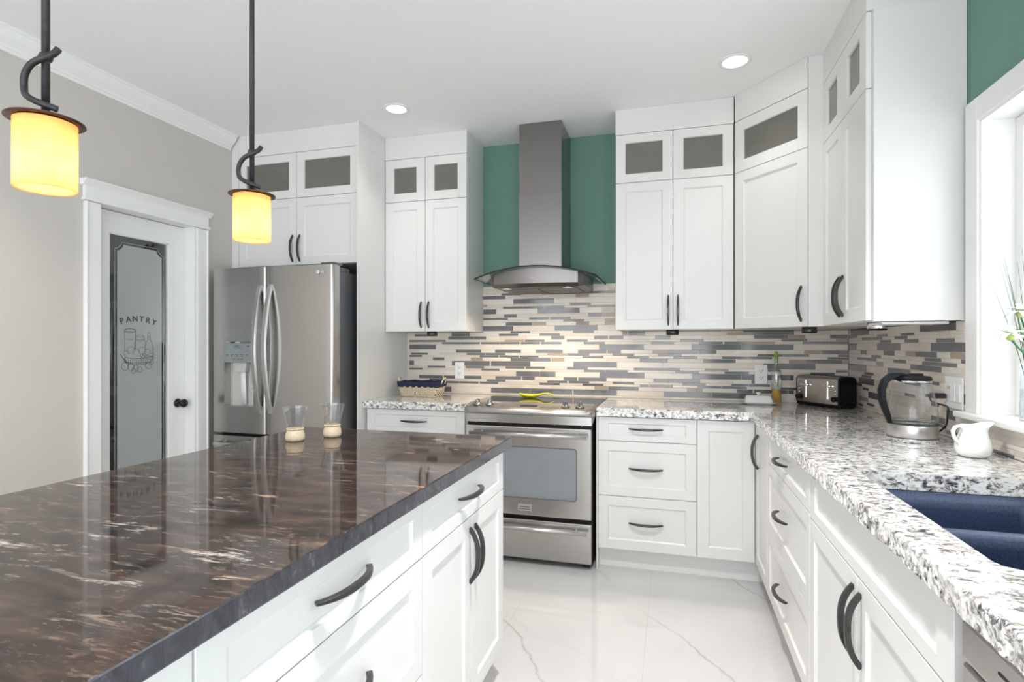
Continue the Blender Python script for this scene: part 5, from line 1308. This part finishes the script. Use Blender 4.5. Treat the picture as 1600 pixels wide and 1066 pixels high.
# local -x points to image left
m = MB(); m.lathe([(0, 0.0005), (0.079, 0.0005), (0.081, 0.003), (0.081, 0.014), (0.079, 0.0155)], (0, 0, 0), 48); m.build('power_base', M['chrome'], kt, smooth_angle=40)
m = MB(); m.lathe([(0, 0.016), (0.0785, 0.016), (0.080, 0.019), (0.0805, 0.060), (0.079, 0.064), (0.074, 0.0645), (0, 0.0645)], (0, 0, 0), 48); bs_ = m.build('steel_band', M['handlesteel'], kt, smooth_angle=40)
for z_ in (0.0148, 0.0635):
    m = MB(); m.lathe([(0.0795, z_), (0.0812, z_), (0.0812, z_ + 0.0016), (0.0795, z_ + 0.0016)], (0, 0, 0), 48); m.build('seal_ring', M['slot'], kt)
m = MB(); m.lathe([(0.0785, 0.065), (0.0800, 0.085), (0.0785, 0.11), (0.0730, 0.145), (0.0665, 0.18), (0.0600, 0.212), (0.0575, 0.224), (0.0560, 0.224), (0.0585, 0.211), (0.0650, 0.180), (0.0715, 0.145), (0.077, 0.11), (0.0785, 0.085), (0.077, 0.067)], (0, 0, 0), 56); m.build('glass_jug', M['kettleglass'], kt)
m = MB(); m.lathe([(0, 0.0655), (0.0765, 0.0655), (0.0780, 0.078), (0, 0.078)], (0, 0, 0), 48); m.build('water', M['water'], kt)
m = MB(); m.lathe([(0.0578, 0.218), (0.0605, 0.219), (0.0600, 0.224), (0.0578, 0.225)], (0, 0, 0), 48); m.build('steel_collar', M['chrome'], kt)
m = MB(); m.lathe([(0, 0.2255), (0.0605, 0.2255), (0.0615, 0.232), (0.056, 0.240), (0.030, 0.2435), (0, 0.2435)], (0, 0, 0), 48); m.box(-0.010, -0.012, 0.243, 0.035, 0.012, 0.250, 0.003, seg=2); m.build('lid', M['black'], kt, smooth_angle=40)
m = MB(); hp = [(-0.020, 0, 0.243), (-0.050, 0, 0.246), (-0.080, 0, 0.240), (-0.103, 0, 0.222), (-0.114, 0, 0.190), (-0.113, 0, 0.155), (-0.104, 0, 0.125), (-0.092, 0, 0.095), (-0.0835, 0, 0.068)]
m.strip(hp, (0, 1, 0), [0.018, 0.016, 0.014, 0.013, 0.013, 0.013, 0.012, 0.011, 0.009], [0.004, 0.007, 0.010, 0.0105, 0.0105, 0.010, 0.009, 0.008, 0.005])
m.build('handle', M['black'], kt, smooth_angle=45)
m = MB(); m.lathe([(0.0, 0.215), (0.010, 0.218), (0.012, 0.2255)], (0.058, 0, 0), 14); m.build('spout', M['kettleglass'], kt)
m = MB(); P_ = [(0.93, 2.470, CT + 0.010), (0.975, 2.50, CT + 0.012), (0.995, 2.46, CT + 0.05), (0.985, 2.42, CT + 0.095), (0.992, 2.43, CT + 0.115), (1.000, 2.470, CT + 0.125), (0.975, 2.52, CT + 0.135), (0.965, 2.515, CT + 0.158)]
Q = []
for i in range(len(P_) - 1):
    p0 = Vector(P_[max(i - 1, 0)]); p1 = Vector(P_[i]); p2 = Vector(P_[i + 1]); p3 = Vector(P_[min(i + 2, len(P_) - 1)])
    for k in range(6):
        t = k / 6; Q.append(0.5 * ((2 * p1) + (p2 - p0) * t + (2 * p0 - 5 * p1 + 4 * p2 - p3) * t * t + (3 * p1 - p0 - 3 * p2 + p3) * t ** 3))
Q.append(Vector(P_[-1]))
cr = thing('kettle_cable', 'black kettle power cord plugged in beside the switches', 'cord', (0.965, 2.515, CT + 0.16), 0)
o = None
m.tube(Q, 0.0032, 8); o = m.build('cable', M['cord'], cr); o.data.transform(Matrix.Translation((-0.965, -2.515, -(CT + 0.16))))
m = MB(); m.box(0.0, -0.012, -0.010, 0.052, 0.012, 0.010, 0.005, seg=2); m.box(-0.014, -0.007, -0.006, 0.001, 0.007, 0.006, 0.003); m.build('plug', M['cord'], cr)

# --- pitcher
pt = thing('milk_pitcher', 'small white porcelain milk pitcher beside the sink', 'pitcher', (0.925, 2.103, CT), 0.28)
m = MB(); bm = bmesh.new(); prof_ = [(0, 0.0005, 0), (0.030, 0.0005, 0), (0.036, 0.002, 0), (0.045, 0.012, 0), (0.0485, 0.026, 0), (0.0475, 0.040, 0), (0.043, 0.056, 0), (0.037, 0.072, 0.1), (0.0335, 0.084, 0.35), (0.034, 0.094, 0.75), (0.036, 0.100, 1.0), (0.0335, 0.1005, 1.0), (0.031, 0.094, 0.75), (0.0305, 0.084, 0.3), (0.034, 0.070, 0), (0.040, 0.05, 0), (0.044, 0.03, 0), (0.038, 0.012, 0), (0.0, 0.008, 0)]
R_ = []; S_ = 40
for r_, z, s_ in prof_:
    ring_ = []
    for i in range(S_):
        a = 2 * PI * i / S_; k = max(0, math.cos(a)) ** 5
        rr_ = r_ + 0.026 * s_ * k; ring_.append(bm.verts.new((rr_ * math.cos(a), rr_ * math.sin(a), z + 0.010 * s_ * k)))
    R_.append(ring_)
for a, b in zip(R_, R_[1:]):
    for i in range(S_): bm.faces.new((a[i], a[(i + 1) % S_], b[(i + 1) % S_], b[i]))
bmesh.ops.remove_doubles(bm, verts=bm.verts, dist=1e-6); bmesh.ops.recalc_face_normals(bm, faces=bm.faces); m._merge(bm, 0, True); m.build('body', M['porcelain'], pt)
m = MB(); m.strip([(-0.033, 0, 0.092), (-0.044, 0, 0.098), (-0.057, 0, 0.095), (-0.065, 0, 0.082), (-0.062, 0, 0.066), (-0.054, 0, 0.052), (-0.044, 0, 0.042)], (0, 1, 0), [0.005] * 7, [0.0035, 0.0042, 0.0045, 0.0045, 0.0045, 0.004, 0.0035]); m.build('handle', M['porcelain'], pt, smooth_angle=60)

# --- tumblers on wooden feet
def tumbler(x, y, label):
    g = thing('glass_tumbler', label, 'glass', (x, y, CT), 0.4, 'flared tumblers on wooden feet')
    m = MB(); rw = random.Random(int(x * 1000))
    m.lathe([(0, 0.0005), (0.029, 0.0005), (0.033, 0.005), (0.0345, 0.014), (0.033, 0.026), (0.030, 0.036), (0.0285, 0.043), (0, 0.043)], (0, 0, 0), 28); m.build('wooden_foot', M['wood'], g)
    m = MB()
    for r0, r1, z0, z1 in ((0.0280, 0.0475, 0.044, 0.126),):
        m.lathe([(0, 0.0435), (r0, 0.044), (r0 + 0.002, 0.052), (r1, z1), (r1 - 0.0015, z1), (r0, 0.054), (0, 0.052)], (0, 0, 0), 14, smooth=False)
    m.build('glass_bowl', M['clear'], g)
    m = MB(); m.lathe([(0.0282, 0.0425), (0.0310, 0.0425), (0.0310, 0.0475), (0.0285, 0.0475)], (0, 0, 0), 28); m.build('foot_rim', M['wood'], g)
tumbler(-1.345, 1.757, 'left of two flared glass tumblers on wooden feet, island counter')
tumbler(-1.268, 1.878, 'right of two flared glass tumblers on wooden feet, island counter')

# --- vase with flowers on the window sill
vs = thing('flower_vase', 'glass vase with white flowers and green stems on the window sill', 'vase', (1.090, 2.125, WZ0 - 0.012), 0.28)
m = MB(); m.lathe([(0, 0.001), (0.030, 0.001), (0.031, 0.004), (0.030, 0.18), (0.0285, 0.18), (0.0285, 0.010), (0, 0.010)], (0, 0, 0), 32); m.build('glass_cylinder', M['clear'], vs)
m = MB(); m.lathe([(0, 0.0105), (0.028, 0.0105), (0.028, 0.10), (0, 0.10)], (0, 0, 0), 28); m.build('water', M['water'], vs)
m = MB(); rn = random.Random(11)
tips = [(-0.140, 0.0, 0.46), (-0.110, -0.02, 0.50), (-0.092, 0.01, 0.49), (-0.070, 0.02, 0.52), (-0.055, -0.01, 0.50), (-0.03, 0.0, 0.54), (0.0, 0.02, 0.52), (0.03, -0.01, 0.50), (0.06, 0.01, 0.47), (0.09, 0.0, 0.44), (-0.045, 0.03, 0.46), (0.015, -0.03, 0.48)]
for tx, ty, tz in tips:
    b = (0.012 * (rn.random() - 0.5), 0.012 * (rn.random() - 0.5)); n = 10; pts = []
    for i in range(n + 1):
        t = i / n; pts.append((b[0] + (tx - b[0]) * t ** 1.5, b[1] + (ty - b[1]) * t ** 1.5, 0.012 + (tz - 0.012) * t))
    m.tube(pts, [0.0016 * (1 - 0.75 * i / n) for i in range(n + 1)], 5)
m.build('grass_blades', M['grassblade'], vs)
m = MB()
fl_ = [(-0.078, -0.010, 0.272), (-0.032, 0.005, 0.345), (0.035, 0.0, 0.33), (0.0, 0.03, 0.28)]
for fx, fy, fz in fl_: m.tube([(0.005, 0, 0.012), (0.002, 0, 0.15), (fx * 0.35, fy * 0.4, fz * 0.78), (fx, fy, fz - 0.012)], 0.0026, 6)
m.build('flower_stems', M['stem'], vs)
for k, (fx, fy, fz) in enumerate(fl_):
    m = MB(); m.lathe([(0, -0.020), (0.010, -0.014), (0.015, -0.002), (0.008, 0.004), (0, 0.005)], (fx, fy, fz), 14); sb = m.build('sepal', M['bud'], vs)
    m = MB()
    for ring_, np_, ln_, el in ((0, 10, 0.066, 0.15), (1, 9, 0.054, 0.55), (2, 6, 0.034, 1.0)):
        for j in range(np_):
            a = 2 * PI * j / np_ + ring_ * 0.35 + k; L_ = ln_ * (0.85 + 0.3 * rn.random()) * (1.25 if k == 0 and math.cos(a) < -0.5 else 1)
            d = Vector((math.cos(a), math.sin(a), 0)); e = el + 0.15 * rn.random(); c = Vector((fx, fy, fz + 0.002 * ring_))
            pts = [c + d * L_ * t * math.cos(e) + Vector((0, 0, L_ * t * math.sin(e) - L_ * 0.45 * t * t * (1.2 - ring_ * 0.3))) for t in (0, 0.25, 0.5, 0.75, 1.0)]
            m.strip(pts, (-math.sin(a), math.cos(a), 0), [0.002, 0.0065, 0.0080, 0.006, 0.0012], [0.0006] * 5)
    m.build('blossom', M['petal'], sb)
m = MB(); m.lathe([(0, 0.0), (0.034, 0.0), (0.050, 0.008), (0.052, 0.010), (0.048, 0.010), (0.033, 0.004), (0, 0.004)], (0, 0, 0), 32)
o = m.build('saucer', M['fridgeside']); o.location = (1.085, 1.985, WZ0 - 0.0115); tag(o, 'small grey saucer on the window sill next to the vase', 'saucer')
